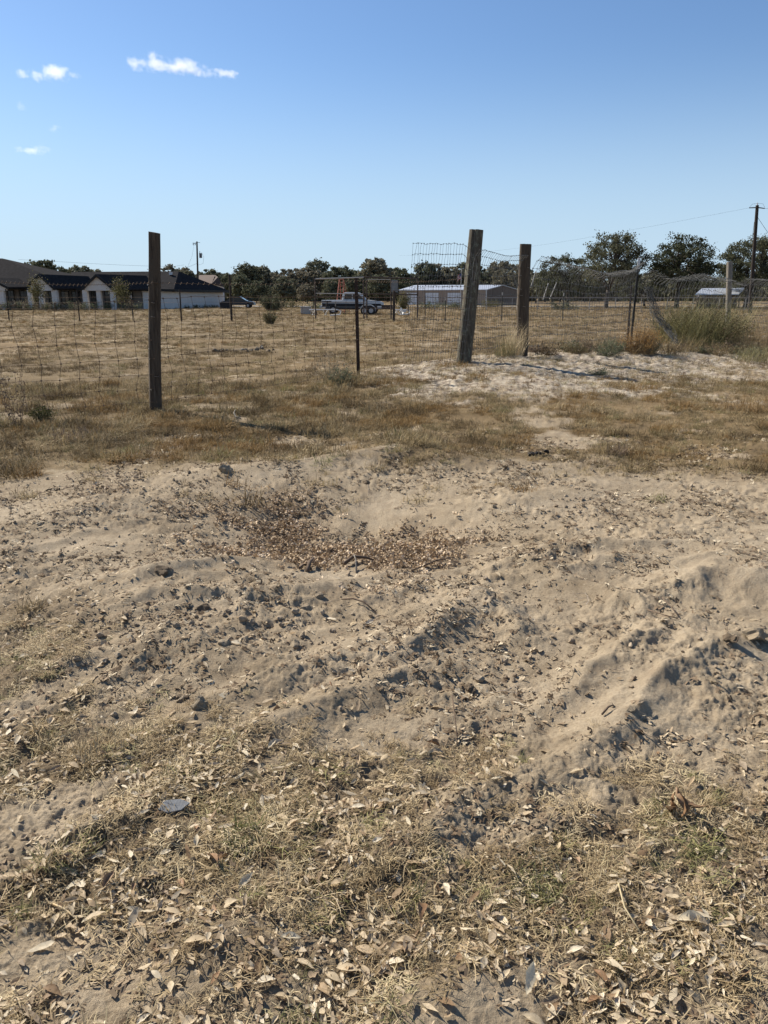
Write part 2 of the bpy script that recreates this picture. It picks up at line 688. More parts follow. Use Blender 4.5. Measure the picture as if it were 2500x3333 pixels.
def blade_mesh(name, mat, n, length, spread, lean, width, seed, flat=0.0, curl=1.0, seg=3):
    """a clump of thin curved blades"""
    r = np.random.RandomState(seed)
    V = []
    Fc = []
    for i in range(n):
        az = r.uniform(0, 2 * math.pi)
        rad = spread * math.sqrt(r.uniform(0, 1))
        ba = r.uniform(0, 2 * math.pi)
        p = np.array([rad * math.cos(ba), rad * math.sin(ba), -.004])
        L = length * r.uniform(.45, 1.15)
        el = math.pi / 2 - lean * r.uniform(.1, 1.2)
        if r.uniform() < flat:
            el = r.uniform(-.08, .3)
            p[2] = r.uniform(.0, .014)
        w = width * r.uniform(.6, 1.3)
        side = np.array([-math.sin(az + r.uniform(-.6, .6)), math.cos(az), r.uniform(-.3, .3)])
        side /= np.linalg.norm(side)
        b = len(V)
        daz = r.uniform(-.5, .5) * curl
        del_ = -r.uniform(.1, .7) * curl
        for s in range(seg + 1):
            ww = w * (1 - s / seg) ** .6 if s < seg else 0
            if s == seg:
                V.append(p.copy())
            else:
                V.append(p - side * ww / 2)
                V.append(p + side * ww / 2)
            p = p + np.array([math.cos(az) * math.cos(el), math.sin(az) * math.cos(el), math.sin(el)]) * L / seg
            if p[2] < .001:
                p[2] = .001
            az += daz / seg * 1.5
            el += del_ / seg * 1.5
        for s in range(seg - 1):
            a = b + 2 * s
            Fc.append((a, a + 1, a + 3, a + 2))
        a = b + 2 * (seg - 1)
        Fc.append((a, a + 1, a + 2))
    me = bpy.data.meshes.new(name)
    me.from_pydata([tuple(v) for v in V], [], Fc)
    me.materials.append(mat)
    me.update()
    return me


def rock_mesh(name, mat, seed, flat=.7, sub=2, rough=.35):
    r = np.random.RandomState(seed)
    import bmesh
    bm = bmesh.new()
    bmesh.ops.create_icosphere(bm, subdivisions=sub, radius=1)
    off = r.uniform(0, 50, 3)
    sx, sy = r.uniform(.7, 1.2), r.uniform(.6, 1.0)
    cuts = [(Vector(r.normal(size=3)).normalized(), r.uniform(.45, .8)) for _ in range(7)]
    for v in bm.verts:
        c = v.co.copy()
        for nrm, d in cuts:
            k = c.dot(nrm)
            if k > d:
                c -= nrm * (k - d) * .9
        q = float(perlin(np.array([c.x * 1.7 + off[0]]), np.array([c.y * 1.7 + c.z * 1.3 + off[1]]), 5)[0])
        c *= 1 + rough * q
        v.co = Vector((c.x * sx, c.y * sy, c.z * flat))
    me = bpy.data.meshes.new(name)
    bm.to_mesh(me)
    bm.free()
    me.materials.append(mat)
    return me


def leaf_mesh(name, mat, seed, curl=.5, L=1.0, torn=False):
    """a stiff dry oak leaf one unit long, boat curled, with a short stalk"""
    r = np.random.RandomState(seed)
    n = 7
    wmax = r.uniform(.11, .22)
    t0, t1 = (r.uniform(0, .25), r.uniform(.55, .85)) if torn else (0, 1)
    skew = r.uniform(.8, 1.3)
    c1 = curl * r.uniform(.3, 1.3)
    c2 = r.uniform(-.5, .7) * curl
    tw = r.uniform(-.8, .8) * curl
    V = []
    for i in range(n + 1):
        t = t0 + (t1 - t0) * i / n
        w = wmax * (math.sin(math.pi * min(1, t ** skew * .96 + .02)) ** .9) * (1 + (.32 if torn else .12) * r.uniform(-1, 1))
        x = t - .5
        z0 = c2 * (.25 - x * x) * .8
        for s in (-1, 0, 1):
            y = s * w + .05 * c2 * math.sin(t * 5)
            z = z0 + c1 * w * abs(s) * .9 + tw * x * s * w
            V.append((x, y * (r.uniform(.4, 1) if torn and s == 1 else 1), z + .03 * r.uniform(-1, 1)))
    Fc = []
    for i in range(n):
        for s in range(2):
            a = i * 3 + s
            Fc.append((a, a + 3, a + 4, a + 1))
    b = len(V)
    if not torn:
      V += [(-.5, -.008, z0 * 0 + V[1][2]), (-.5, .008, V[1][2]), (-.66, .03, V[1][2] + .03)]
      Fc.append((b, b + 1, b + 2))
    me = bpy.data.meshes.new(name)
    me.from_pydata(V, [], Fc)
    me.materials.append(mat)
    me.polygons.foreach_set('use_smooth', [True] * len(me.polygons))
    me.update()
    return me


def twig_mesh(name, mat, seed, L=1.0, r0=.012, forks=2):
    r = np.random.RandomState(seed)
    mb = MB()

    def run(p, d, L, rad, depth):
        pts = [p]
        k = 5
        for i in range(k):
            d = (d + Vector(r.normal(size=3)) * .22)
            d.z *= .5
            d.normalize()
            p = p + d * L / k
            pts.append(p)
            if depth > 0 and i in (1, 3) and r.uniform() < .8:
                e = (d + Vector(r.normal(size=3)) * .9).normalized()
                e.z = abs(e.z) * .4
                run(p, e, L * .45, rad * .6, depth - 1)
        mb.tube(pts, [rad * (1 - .6 * i / k) for i in range(k + 1)], 4)
    run(Vector((-L / 2, 0, 0)), Vector((1, 0, .05)), L, r0, forks)
    me = mb.mesh(name)
    me.materials.append(mat)
    return me


# ---- materials of the loose stuff
M_LEAF = mat_random('dry_leaf', [(0, (.56, .44, .28)), (.22, (.68, .56, .38)), (.42, (.45, .33, .20)), (.56, (.60, .50, .35)), (.74, (.26, .165, .09)), (.84, (.40, .33, .24)), (.93, (.76, .66, .49))],
                    rough=.6, trans=.34, var=.22, scale=9)
M_LEAFP = mat_random('pale_leaf', [(0, (.52, .43, .30)), (.5, (.62, .53, .38)), (1, (.74, .64, .45))], rough=.55, trans=.30, var=.15, scale=9)
M_LEAFB = mat_random('brown_leaf', [(0, (.20, .115, .06)), (.5, (.30, .19, .11)), (1, (.36, .25, .16))], rough=.55, trans=.12, var=.25, scale=9)
M_STRAW = mat_random('straw', [(0, (.36, .27, .15)), (.3, (.50, .39, .23)), (.55, (.25, .175, .09)), (.8, (.60, .48, .30)), (.97, (.27, .25, .10))], rough=.7, trans=.15, var=.15)
M_THATCH = mat_random('thatch', [(0, (.19, .135, .07)), (.35, (.31, .235, .13)), (.65, (.44, .345, .205)), (.93, (.55, .45, .28)), (.98, (.25, .22, .10))], rough=.8, trans=.1, var=.2)
M_GRASS = mat_random('dry_grass', [(0, (.24, .178, .09)), (.3, (.35, .27, .14)), (.5, (.20, .15, .08)), (.7, (.46, .36, .205)), (.88, (.145, .108, .062)), (.97, (.20, .19, .075))], rough=.8, trans=.22, var=.2)
M_GRASSD = mat_random('dark_dead_grass', [(0, (.10, .07, .036)), (.4, (.155, .108, .054)), (.8, (.20, .145, .072)), (1, (.28, .205, .105))], rough=.85, trans=.15, var=.2)
M_GOLD = mat_random('rusty_grass', [(0, (.29, .185, .07)), (.5, (.22, .135, .055)), (1, (.35, .25, .12))], rough=.8, trans=.2, var=.2)
M_GREEN = mat_random('green_blades', [(0, (.13, .135, .05)), (.5, (.19, .18, .075)), (1, (.23, .20, .10))], rough=.7, trans=.2, var=.2)
M_CLOD = mat_random('soil_clod', [(0, (.27, .21, .145)), (.4, (.36, .285, .195)), (.8, (.21, .16, .11)), (1, (.42, .335, .235))], rough=.95, var=.25, scale=2.2, bmp=.6)
M_BIT = mat_random('plant_debris', [(0, (.09, .06, .035)), (.5, (.19, .135, .085)), (.78, (.34, .26, .17)), (.93, (.55, .46, .32))], rough=.85, trans=.05, var=.15)
M_SHAV = mat_random('wood_shaving', [(0, (.36, .26, .16)), (.35, (.50, .38, .245)), (.58, (.19, .135, .085)), (.85, (.66, .52, .36))], rough=.8, trans=.08, var=.2)
M_TWIG = mat_random('twig_bark', [(0, (.15, .11, .08)), (.6, (.26, .20, .15)), (1, (.40, .34, .27))], rough=.9, var=.25)

straw_k = [blade_mesh('straw_kind', M_STRAW, 34, .085, .055, 1.35, .0026, 100 + i, flat=.6, curl=1.6) for i in range(6)]
thatch_k = [blade_mesh('thatch_kind', M_THATCH, 60, .05, .055, 1.45, .0028, 120 + i, flat=.75, curl=2.0) for i in range(6)]
tuft_k = [blade_mesh('tuft_kind', M_STRAW, 46, .075, .03, 1.15, .0022, 140 + i, flat=.15, curl=1.6) for i in range(4)]
green_k = [blade_mesh('green_kind', M_GREEN, 40, .075, .04, 1.2, .0024, 160 + i, flat=.15, curl=1.7) for i in range(3)]
grass_k = [blade_mesh('grass_kind', M_GRASS, 44, .085, .075, 1.25, .0042, 180 + i, flat=.25, curl=1.3, seg=2) for i in range(6)]
dark_k = [blade_mesh('dark_kind', M_GRASSD, 44, .09, .08, 1.2, .0042, 190 + i, flat=.2, curl=1.3, seg=2) for i in range(4)]
gold_k = [blade_mesh('gold_kind', M_GOLD, 54, .085, .075, 1.2, .0042, 200 + i, flat=.2, curl=1.3, seg=2) for i in range(3)]
leaf_k = [leaf_mesh('leaf_kind', M_LEAF, 220 + i, .55) for i in range(8)]
leafc_k = [leaf_mesh('leaf_kind', M_LEAF, 240 + i, 1.2) for i in range(4)] + [leaf_mesh('leaf_kind', M_LEAF, 250 + i, .6, 1, True) for i in range(10)]
clod_k = [rock_mesh('clod_kind', M_CLOD, 260 + i, .75, 2, .4) for i in range(8)]
bit_k = []
for i in range(6):
    r = np.random.RandomState(300 + i)
    mb = MB()
    for j in range(5):
        a = r.uniform(0, 6.28)
        c = Vector((r.uniform(-1, 1), r.uniform(-1, 1), .1)) * .02
        d = Vector((math.cos(a), math.sin(a), r.uniform(-.1, .5))) * r.uniform(.004, .014)
        s = Vector((-d.y, d.x, r.uniform(-.3, .3) * d.length)) * r.uniform(.15, .5)
        mb.poly([c - d - s, c + d - s * .4, c + d * .8 + s, c - d * .7 + s])
    me = mb.mesh('bit_kind')
    me.materials.append(M_BIT)
    bit_k.append(me)
shav_k = []
for i in range(8):
    r = np.random.RandomState(330 + i)
    mb = MB()
    for j in range(3):
        c = Vector((r.uniform(-1, 1), r.uniform(-1, 1), r.uniform(.1, .8))) * .018
        a0 = r.uniform(0, 6.28)
        rad = r.uniform(.005, .011)
        w = Vector((math.cos(a0), math.sin(a0), r.uniform(-.5, .5))) * r.uniform(.003, .006)
        u_ = w.orthogonal().normalized()
        v_ = w.cross(u_).normalized()
        arc = r.uniform(2.2, 5.0)
        k = 6
        pp = []
        for q in range(k + 1):
            an = arc * q / k
            pp.append(c + (u_ * math.cos(an) + v_ * math.sin(an)) * rad * (1 - .08 * q) + w * (.25 * q))
        for q in range(k):
            mb.poly([pp[q] - w, pp[q + 1] - w, pp[q + 1] + w, pp[q] + w])
    me = mb.mesh('shaving_kind')
    me.materials.append(M_SHAV)
    shav_k.append(me)


def fan(n, D0, D1, power=1.0, t=1.0):
    """random places over the part of the ground in view; density goes as y ** (power - 1)"""
    n = int(n * t / .6)
    q = R.uniform(0, 1, n)
    p = power + 1
    y = (D0 ** p + q * (D1 ** p - D0 ** p)) ** (1 / p)
    x = R.uniform(-t, t, n) * (y + .45)
    return x, y


def place(x, y, dz=0.0):
    return np.stack([x, y, hgt(x, y) + dz], -1)


def turns(n, tilt=.2):
    return np.stack([R.normal(0, tilt, n), R.normal(0, tilt, n), R.uniform(0, 6.283, n)], -1)


# thatch and straw of the foreground litter
x, y = fan(4600, 1.05, 3.4, .6)
lf, gr, wh = zones(x, y)
pn = fbm(x * 3.2, y * 3.2, 401, 3)
k = R.uniform(0, 1, len(x)) < lf ** 1.3 * np.clip(.75 + .8 * pn, .12, 1)
x, y = x[k], y[k]
n = len(x)
scatter('ground_thatch', thatch_k + straw_k[:3], place(x, y), turns(n, .12), R.uniform(.55, 1.15, n), 'flattened dead grass and straw matted over the foreground soil', 'dead grass')
x, y = fan(1500, 1.05, 3.2, .6)
lf, gr, wh = zones(x, y)
pn = fbm(x * 2.6, y * 2.6, 411, 3)
k = R.uniform(0, 1, len(x)) < lf * np.clip(.5 + 1.3 * pn, .04, 1)
x, y = x[k], y[k]
n = len(x)
pn = pn[k]
scatter('short_grass', tuft_k + green_k, place(x, y), turns(n, .15), R.uniform(.5, 1.0, n), 'short straw coloured and olive grass growing through the litter', 'grass',
        idx=np.where(fbm(x * 1.9, y * 1.9, 415, 2) + R.normal(0, .12, n) > .34, 4 + R.randint(0, 3, n), R.randint(0, 4, n)))
# small leaves, fragments
x, y = fan(56000, 1.05, 6.5, .1)
lf, gr, wh = zones(x, y)
k = R.uniform(0, 1, len(x)) < np.clip(lf * np.clip(.62 + 1.3 * fbm(x * 1.9, y * 1.9, 423, 4), .06, 1) + .012 + .10 * (fbm(x * 1.2, y * 1.2, 421, 3) > .45), 0, 1)
x, y = x[k], y[k]
n = len(x)
s = R.lognormal(-3.85, .52, n)
s = np.minimum(s, .052)
scatter('leaf_litter', leaf_k + leafc_k, place(x, y, .006 + .008 * zones(x, y)[0]), turns(n, .20), s, 'small dry oak leaves and leaf fragments strewn over the soil', 'leaf litter')
# debris bits all over the dug soil
x, y = fan(52000, 1.05, 8.5, .35)
lf, gr, wh = zones(x, y)
k = R.uniform(0, 1, len(x)) < np.clip(.30 + 1.2 * fbm(x * 1.5, y * 1.5, 431, 4, .6), .03, 1)
x, y = x[k], y[k]
n = len(x)
scatter('plant_debris', bit_k, place(x, y, .001), turns(n, .3), R.uniform(.3, 1.0, n) * (1 + .09 * y), 'chips of bark, stalk and leaf strewn over the dug sand', 'debris')
# crumbs and small clods
x, y = fan(13000, 1.15, 8.0, .35)
lf, gr, wh = zones(x, y)
cl = fbm(x * 1.1, y * 1.1, 441, 4, .6)
cl2 = np.exp(-(((x + .55) / .75) ** 2 + ((y - 3.3) / .5) ** 2)) * .8
k = R.uniform(0, 1, len(x)) < np.clip(.08 + 1.1 * cl + cl2, .02, 1) * (1 - .7 * lf) * (1 - gr)
x, y = x[k], y[k]
n = len(x)
s = np.minimum(R.lognormal(-5.4, .55, n), .016) * (1 + .1 * y)
scatter('soil_crumbs', clod_k, place(x, y, s * .15), turns(n, .5), s, 'crumbs of dried soil scattered over the dug sand', 'soil crumbs')
# wood shavings in the pit and on its left rim
x, y = fan(42000, 3.3, 7.2, .6, .6)
k = R.uniform(0, 1, len(x)) < np.clip(shavings(x, y) ** 1.2, 0, 1)
x, y = x[k], y[k]
n = len(x)
scatter('wood_shavings', shav_k, place(x, y, .004), turns(n, .6), R.uniform(.7, 1.7, n), 'curled tan wood shavings lining the bottom of the dug pit', 'wood shavings')

# grass between the pit and the fence, then the field beyond it
x, y = fan(17000, 5.6, 13.2, 1.0, .9)
lf, gr, wh = zones(x, y)
pn = fbm(x * 1.1, y * 1.1, 461, 4, .6)
k = R.uniform(0, 1, len(x)) < np.clip(np.maximum(gr, .05) * (.72 + .85 * pn) * (1 - .80 * wh), 0, 1)
x, y = x[k], y[k]
n = len(x)
gold = fbm(x * .7, y * .7, 465, 3) + R.normal(0, .12, n) + .10 * (x > 0) > .30
dk = fbm(x * 1.6, y * 1.6, 468, 4, .6) + R.normal(0, .10, n) - .10 * np.clip(x, -3, 3) / 3 > .30
scatter('field_edge_grass', grass_k + gold_k + dark_k, place(x, y), turns(n, .12), R.uniform(.5, 1.0, n) * (1 + .6 * (fbm(x * 2.3, y * 2.3, 467, 2) > .25)) * (1 + .35 * (x < .5)), 'short dead brown and rusty grass growing before the wire fence', 'grass',
        idx=np.where(dk, 9 + R.randint(0, 4, n), np.where(gold, 6 + R.randint(0, 3, n), R.randint(0, 6, n))))
q = R.uniform(0, 1, 66000)
y = (12.5 ** .5 + q * (125 ** .5 - 12.5 ** .5)) ** 2
x = R.uniform(-.72, .72, len(y)) * y
lf, gr, wh = zones(x, y)
pn = fbm(x * .45, y * .45, 471, 4, .65)
k = R.uniform(0, 1, len(x)) < np.clip((.80 + 1.5 * pn) * (1 - .85 * wh), 0, 1)
x, y = x[k], y[k]
n = len(x)
gold = fbm(x * .3, y * .3, 475, 3) + R.normal(0, .15, n) > .42
dk = fbm(x * .9, y * .45, 478, 4, .65) + R.normal(0, .12, n) > -.02
scatter('pasture_grass', grass_k + gold_k + dark_k, place(x, y), turns(n, .12), R.uniform(.4, 1.15, n) * (1 + y / 50), 'mown dead brown pasture grass of the field behind the fence', 'grass',
        idx=np.where(dk, 9 + R.randint(0, 4, n), np.where(gold, 6 + R.randint(0, 3, n), R.randint(0, 6, n))))
# straw on the sand bank
x, y = fan(9000, 9.5, 20, .8, .8)
lf, gr, wh = zones(x, y)
pn = fbm(x * 1.6, y * 1.6, 481, 4, .6)
k = R.uniform(0, 1, len(x)) < (wh > .1) * np.clip(.55 + 1.3 * pn, .08, 1)
x, y = x[k], y[k]
n = len(x)
scatter('bank_straw', straw_k + grass_k[:3], place(x, y), turns(n, .15), R.uniform(.7, 1.5, n), 'straw and dead stalks lying over the white sand bank', 'straw')

# ------------------------------------------------------------------ wood, wire and metal
def mat_wood(name, dark, light, lichen=None, vertical=2.0):
    m, nt, b = mat_new(name)
    v = coord(nt, 'Object', (14, 14, 1.2))
    v2 = coord(nt, 'Object', (5, 5, vertical))
    g = noise(nt, v, 3.0, 6, .7)
    g2 = noise(nt, v2, 1.6, 5, .6)
    c = ramp(nt, g, [(0.33, tuple(k * .5 for k in dark)), (0.45, dark), (0.66, light)])
    c = mix(nt, ramp(nt, g2, [(.42, (0, 0, 0)), (.62, (1, 1, 1))]), c, tuple(k * .62 for k in light))
    if lichen:
        g3 = noise(nt, coord(nt, 'Object', (6, 6, 3)), 3, 5, .7)
        c = mix(nt, ramp(nt, g3, [(.54, (0, 0, 0)), (.62, (1, 1, 1))]), c, lichen)
    nt.links.new(c, b.inputs['Base Color'])
    b.inputs['Roughness'].default_value = .9
    bump(nt, b, g, .9, .012)
    return m


M_POST = mat_wood('weathered_post_wood', (.06, .045, .032), (.135, .105, .075))
M_POSTL = mat_wood('lichen_post_wood', (.065, .052, .036), (.16, .135, .10), (.17, .17, .12))
M_POSTG = mat_wood('grey_post_wood', (.19, .165, .13), (.36, .32, .265))
M_POLE = mat_wood('pole_wood', (.035, .028, .022), (.07, .055, .045))
M_RUST = mat_plain('rusty_steel', (.055, .036, .028), .8, .3, .5, 30, .3)
M_WIRE = mat_plain('rusty_wire', (.17, .115, .075), .7, .4, .35, 40, 0)
M_GALV = mat_plain('galvanised_wire', (.13, .13, .125), .8, .2, .25, 60, 0)
M_TPOST = mat_plain('dark_steel_post', (.035, .034, .03), .7, .3, .4, 30, .2)
M_WHITEM = mat_plain('white_painted_metal', (.62, .62, .60), .5, .1, .15, 10, 0)
M_PIPE = mat_plain('rust_brown_pipe', (.075, .055, .045), .75, .3, .35, 20, .1)
M_PIPEG = mat_plain('pale_grey_pipe', (.34, .32, .29), .6, .2, .2, 12, .1)
M_STAPLE = mat_plain('steel_staple', (.30, .29, .27), .45, .8, .2, 40, 0)


def log_post(name, label, u0, v0, u1, v1, D, dia, mat, squash=1.0, lean_y=0.0, seed=0, top_tilt=.1, group=None, split=False):
    """wooden post: pixel of the foot, pixel of the top, distance"""
    r = np.random.RandomState(seed)
    foot = at(u0, v0, D)
    g = H1(foot.x, D)
    top = at(u1, v1, D + lean_y)
    k = thing(name, label, 'fence post', (foot.x, D, g), 0, group)
    base = Vector((foot.x, D, g))
    n = 22
    m = 16
    mb = MB()
    off = r.uniform(0, 40)
    Lz = top.z - g + .35
    for i in range(m + 1):
        t = i / m
        c = (top - base) * ((t * Lz - .35) / (top.z - g))
        c.x += .008 * math.sin(t * 5 + seed)
        for j in range(n):
            a = 2 * math.pi * j / n
            q = float(perlin(np.array([math.cos(a) * 1.6 + off]), np.array([math.sin(a) * 1.6 + t * 2.2]), seed)[0])
            q2 = float(perlin(np.array([math.cos(a) * 5 + off]), np.array([math.sin(a) * 5 + t * 1.0]), seed + 3)[0])
            rad = dia / 2 * (1.05 - .08 * t) * (1 + .10 * q + .07 * q2)
            if split and abs(a - 4.4) < .16:
                rad *= .82
            x = rad * math.cos(a)
            y = rad * math.sin(a) * squash
            z = 0
            if i == m:
                z = top_tilt * x + .006 * q2
            mb.v.append((c.x + x, c.y + y, c.z + z))
    for i in range(m):
        for j in range(n):
            j2 = (j + 1) % n
            mb.f.append((i * n + j, i * n + j2, (i + 1) * n + j2, (i + 1) * n + j))
    mb.v.append((c.x, c.y, c.z + .004))
    ci = len(mb.v) - 1
    for j in range(n):
        mb.f.append((m * n + j, m * n + (j + 1) % n, ci))
    o = mb.build('post_body', mat, k, True)
    try:
        o.data.set_sharp_from_angle(angle=math.radians(45))
    except Exception:
        pass
    # staples and wire ends hammered into the face
    for i in range(9):
        t = .12 + .085 * i + r.uniform(-.02, .02)
        c = (top - base) * t
        a = math.radians(r.uniform(200, 300))
        p = c + Vector((math.cos(a) * dia * .53, math.sin(a) * dia * .53 * squash, 0))
        st = MB()
        e = Vector((math.sin(-a) * 1, math.cos(a), 0)).normalized() * .022
        st.tube([p - e + Vector((0, .012, 0)), p - e + Vector((0, -.012, .004)), p + e + Vector((0, -.012, -.004)), p + e + Vector((0, .012, 0))], .003, 4)
        st.build('staple', M_STAPLE, k)
    return k, base, top


post1 = log_post('fence_post', 'tall dark squared timber fence post standing alone at left in front of the house', 509, 1333, 500, 757, 10.0, .152, M_POST, .8, 0, 3, -.16)
post2 = log_post('fence_post', 'thick leaning round fence post with greenish lichen on the white sand bank', 1508, 1180, 1551, 748, 14.5, .265, M_POSTL, 1, .25, 5, -.05, split=True)
post3 = log_post('fence_post', 'upright round fence post with a long dark crack just right of the leaning post', 1697, 1160, 1712, 795, 16.0, .235, M_POST, 1, 0, 7, -.02, split=True)
post5 = log_post('fence_post', 'pale grey round fence post rising behind the green bush at right', 2368, 1110, 2374, 852, 24.0, .16, M_POSTG, 1, 0, 9, 0)


def t_post(name, label, u0, u1, v1, D, mat, tip=False, group=None, w=.036):
    f = at(u0, 1000, D)
    g = H1(f.x, D)
    top = at(u1, v1, D)
    k = thing(name, label, 'fence post', (f.x, D, g), 0, group)
    ax = Vector((top.x - f.x, 0, top.z - g))
    L = ax.length
    q = Vector((0, 0, 1)).rotation_difference(ax)
    rot = q.to_matrix()
    mb = MB()
    mb.box(rot @ Vector((0, 0, L / 2 - .15)), (w, .006, L + .3), rot)
    mb.box(rot @ Vector((0, w * .5 + .004, L / 2 - .15)), (.007, w, L + .3), rot)
    o = mb.build('post_shaft', mat, k)
    st = MB()
    n = int(L / .055)
    for i in range(n):
        st.box(rot @ Vector((0, -.006, .05 + i * .055)), (.014, .010, .02), rot)
    so = tag(st.build('stud_row', mat, k), kind='stuff')
    if tip:
        tp = MB()
        tp.box(rot @ Vector((0, -.004, L - .14)), (w + .006, .012, .27), rot)
        tp.build('white_tip', M_WHITEM, k)
    return k, Vector((f.x, D, g)), top


tpostA = t_post('steel_post', 'rusty steel post between the lone timber post and the leaning post', 1165, 1159, 905, 12.9, M_RUST, w=.055)
tpostB = t_post('steel_post', 'dark steel fence post with a white painted tip', 2063, 2081, 838, 20.0, M_TPOST, True, w=.055)
tpostC = t_post('steel_post', 'shorter dark steel post tight beside the white tipped one', 2052, 2056, 930, 20.6, M_RUST, w=.05)


# ---- woven wire
def wire_grid(name, label, pts_fn, ncol, nrow, mat_h, mat_v, rad, sag=0.0, seed=0, jit=.012, jz=.006, cat='wire fence', skip=None, hr=1.0):
    """pts_fn(c, r) -> Vector for the knot of stay c and line wire r"""
    r = np.random.RandomState(seed)
    k = None
    Kn = [[None] * nrow for _ in range(ncol)]
    for c in range(ncol):
        for w in range(nrow):
            p = pts_fn(c, w)
            Kn[c][w] = p + Vector((r.normal(0, jit), r.normal(0, jit * .6), r.normal(0, jz)))
    org = Kn[0][0].copy()
    k = thing(name, label, cat, org)

    def wv(a, b, amp, n=3):
        out = []
        for i in range(n):
            t = i / n
            p = a.lerp(b, t)
            p = p + Vector((0, 0, amp * math.sin(t * math.pi)))
            out.append(p - org)
        return out
    for w in range(nrow):
        mb = MB()
        pts = []
        for c in range(ncol - 1):
            pts += wv(Kn[c][w], Kn[c + 1][w], r.normal(0, jz * 1.2))
        pts.append(Kn[-1][w] - org)
        mb.tube(pts, rad * hr, 4)
        mb.build('line_wire', mat_h, k, True)
    for c in range(ncol):
        if skip and c in skip:
            continue
        mb = MB()
        pts = []
        for w in range(nrow - 1):
            a, b = Kn[c][w] - org, Kn[c][w + 1] - org
            bend = Vector((r.normal(0, jit * .7), 0, 0))
            pts += [a, a.lerp(b, .5) + bend]
        pts.append(Kn[c][-1] - org)
        mb.tube(pts, rad, 4)
        # wrapped knots
        for w in range(nrow):
            p = Kn[c][w] - org
            mb.box(p, (rad * 5, rad * 5, rad * 6))
        mb.build('stay_wire', mat_v, k)
    return k


pA = at(-60, 1287, 9.05)
pA.z = 0
P1 = post1[1]
TA = tpostA[1]
P2_ = post2[1]
P3 = post3[1]
TB = tpostB[1]
P5 = post5[1]


def seg(a, b, h, t, sag=0):
    p = a.lerp(b, t)
    g = H1(p.x, p.y)
    return p, g


# field fence: bottom height and top height above the smoothed base line
RH = [.09, .27, .46, .67, .91, 1.17, 1.43]
leftpath = [(pA.x, pA.y, .10), (P1.x, P1.y - .09, .115), (TA.x - .02, TA.y - .04, .21), (P2_.x - .1, P2_.y - .1, .33)]


def path_at(s):
    acc = 0
    for i in range(len(leftpath) - 1):
        a, b = Vector(leftpath[i]), Vector(leftpath[i + 1])
        L = (b - a).length
        if s <= acc + L or i == len(leftpath) - 2:
            return a.lerp(b, min(1, (s - acc) / L))
        acc += L


PL = sum((Vector(leftpath[i + 1]) - Vector(leftpath[i])).length for i in range(3))
ncol = int(PL / .215)


def field_pt(c, w):
    s = PL * c / (ncol - 1)
    p = path_at(s)
    lean = .03 * math.sin(c * .7 + w * .5)
    sagz = -.03 * math.sin(s * 1.3 + 1) * (RH[w] / 1.4)
    return Vector((p.x + lean * .4 + .022 * math.sin(w * 2.1 + c * .35), p.y, p.z + RH[w] * 0.93 + sagz))


wire_grid('woven_wire_fence', 'rusty woven wire fence running from the left edge to the leaning post', field_pt, ncol, 7, M_WIRE, M_WIRE, .0029, seed=3, jit=.006, jz=.004)

# barbed strand above it
bw = thing('barbed_wire', 'single strand of barbed wire stretched above the woven wire fence', 'barbed wire', (P1.x, P1.y, 1.7))
mb = MB()
pts = []
keys = [at(-60, 914, 9.05), at(500, 920, 9.9), at(1160, 914, 12.85), at(1495, 908, 14.3)]
for i in range(3):
    for j in range(14):
        t = j / 14
        p = keys[i].lerp(keys[i + 1], t)
        p.z -= .035 * math.sin(math.pi * t)
        pts.append(p - Vector(bw.location))
pts.append(keys[3] - Vector(bw.location))
mb.tube(pts, .0032, 4)
mb.build('strand', M_WIRE, bw, True)
mb = MB()
for i in range(len(pts) - 1):
    for j in range(3):
        p = pts[i].lerp(pts[i + 1], (j + .5) / 3)
        mb.tube([p + Vector((-.01, 0, -.014)), p + Vector((.01, 0, .014))], .002, 3)
tag(mb.build('barb', M_WIRE, bw), kind='stuff')

# loose end of the tall mesh left of the leaning post
P2T = post2[2]


def flap_pt(c, w):
    t = c / 23.0                    # 0 at the free edge, 1 at the post
    h = w / 11.0
    x0 = at(1313 + 32 * h, 1000, 14.2).x
    x1 = P2_.x - .02 + .20 * h
    x = x0 + (x1 - x0) * t
    top = 2.40
    if t > .78:
        top -= .34 * ((t - .78) / .22) ** 1.4
    z0 = H1(x, 14.4) + .02
    if w >= 9:
        zz = top - (11 - w) * .175
    else:
        zz = z0 + (top * .0 + 2.40 - 3 * .175 + .175 - z0) * (w / 9.0)
        zz = min(zz, top - .36)
    y = 14.25 + .12 * math.sin(t * 3) * h + .1 * t + .14 * h * (1 - t)
    return Vector((x, y, zz))


wire_grid('loose_mesh_end', 'free left end of the tall galvanised mesh standing behind the leaning post', flap_pt, 24, 12, M_GALV, M_GALV, .0028, seed=9, jit=.006, jz=.006, cat='wire mesh', hr=1.15)


def tall_panel(name, label, A, B, topf, n, rows, fold, seed, jit=.008, mat=None, mb_=None):
    def fn(c, w):
        t = c / (n - 1)
        p = A.lerp(B, t)
        z0 = H1(p.x, p.y) + .02
        top = topf(t)
        h = w / (rows - 1)
        z = z0 + (top - z0) * min(1.0, h * 1.13)
        y = p.y
        x = p.x
        f = fold(t)
        if h > .72:
            q = (h - .72) / .28
            a = q * f
            z = z0 + (top - z0) * (.80 + .20 * math.sin(min(a, 1.6)) / max(math.sin(min(f, 1.57)), .3))
            y = p.y - .30 * (1 - math.cos(a)) * (1 if f >= 0 else -1)
            x = p.x + .20 * (1 - math.cos(a))
            if a > 1.57:
                z -= .16 * (a - 1.57)
        y += .05 * math.sin(t * 7 + h * 3) * h
        return Vector((x, y, z))
    return wire_grid(name, label, fn, n, rows, M_GALV, M_GALV, .0028, seed=seed, jit=jit, jz=jit * .7, cat='wire mesh', hr=1.1)


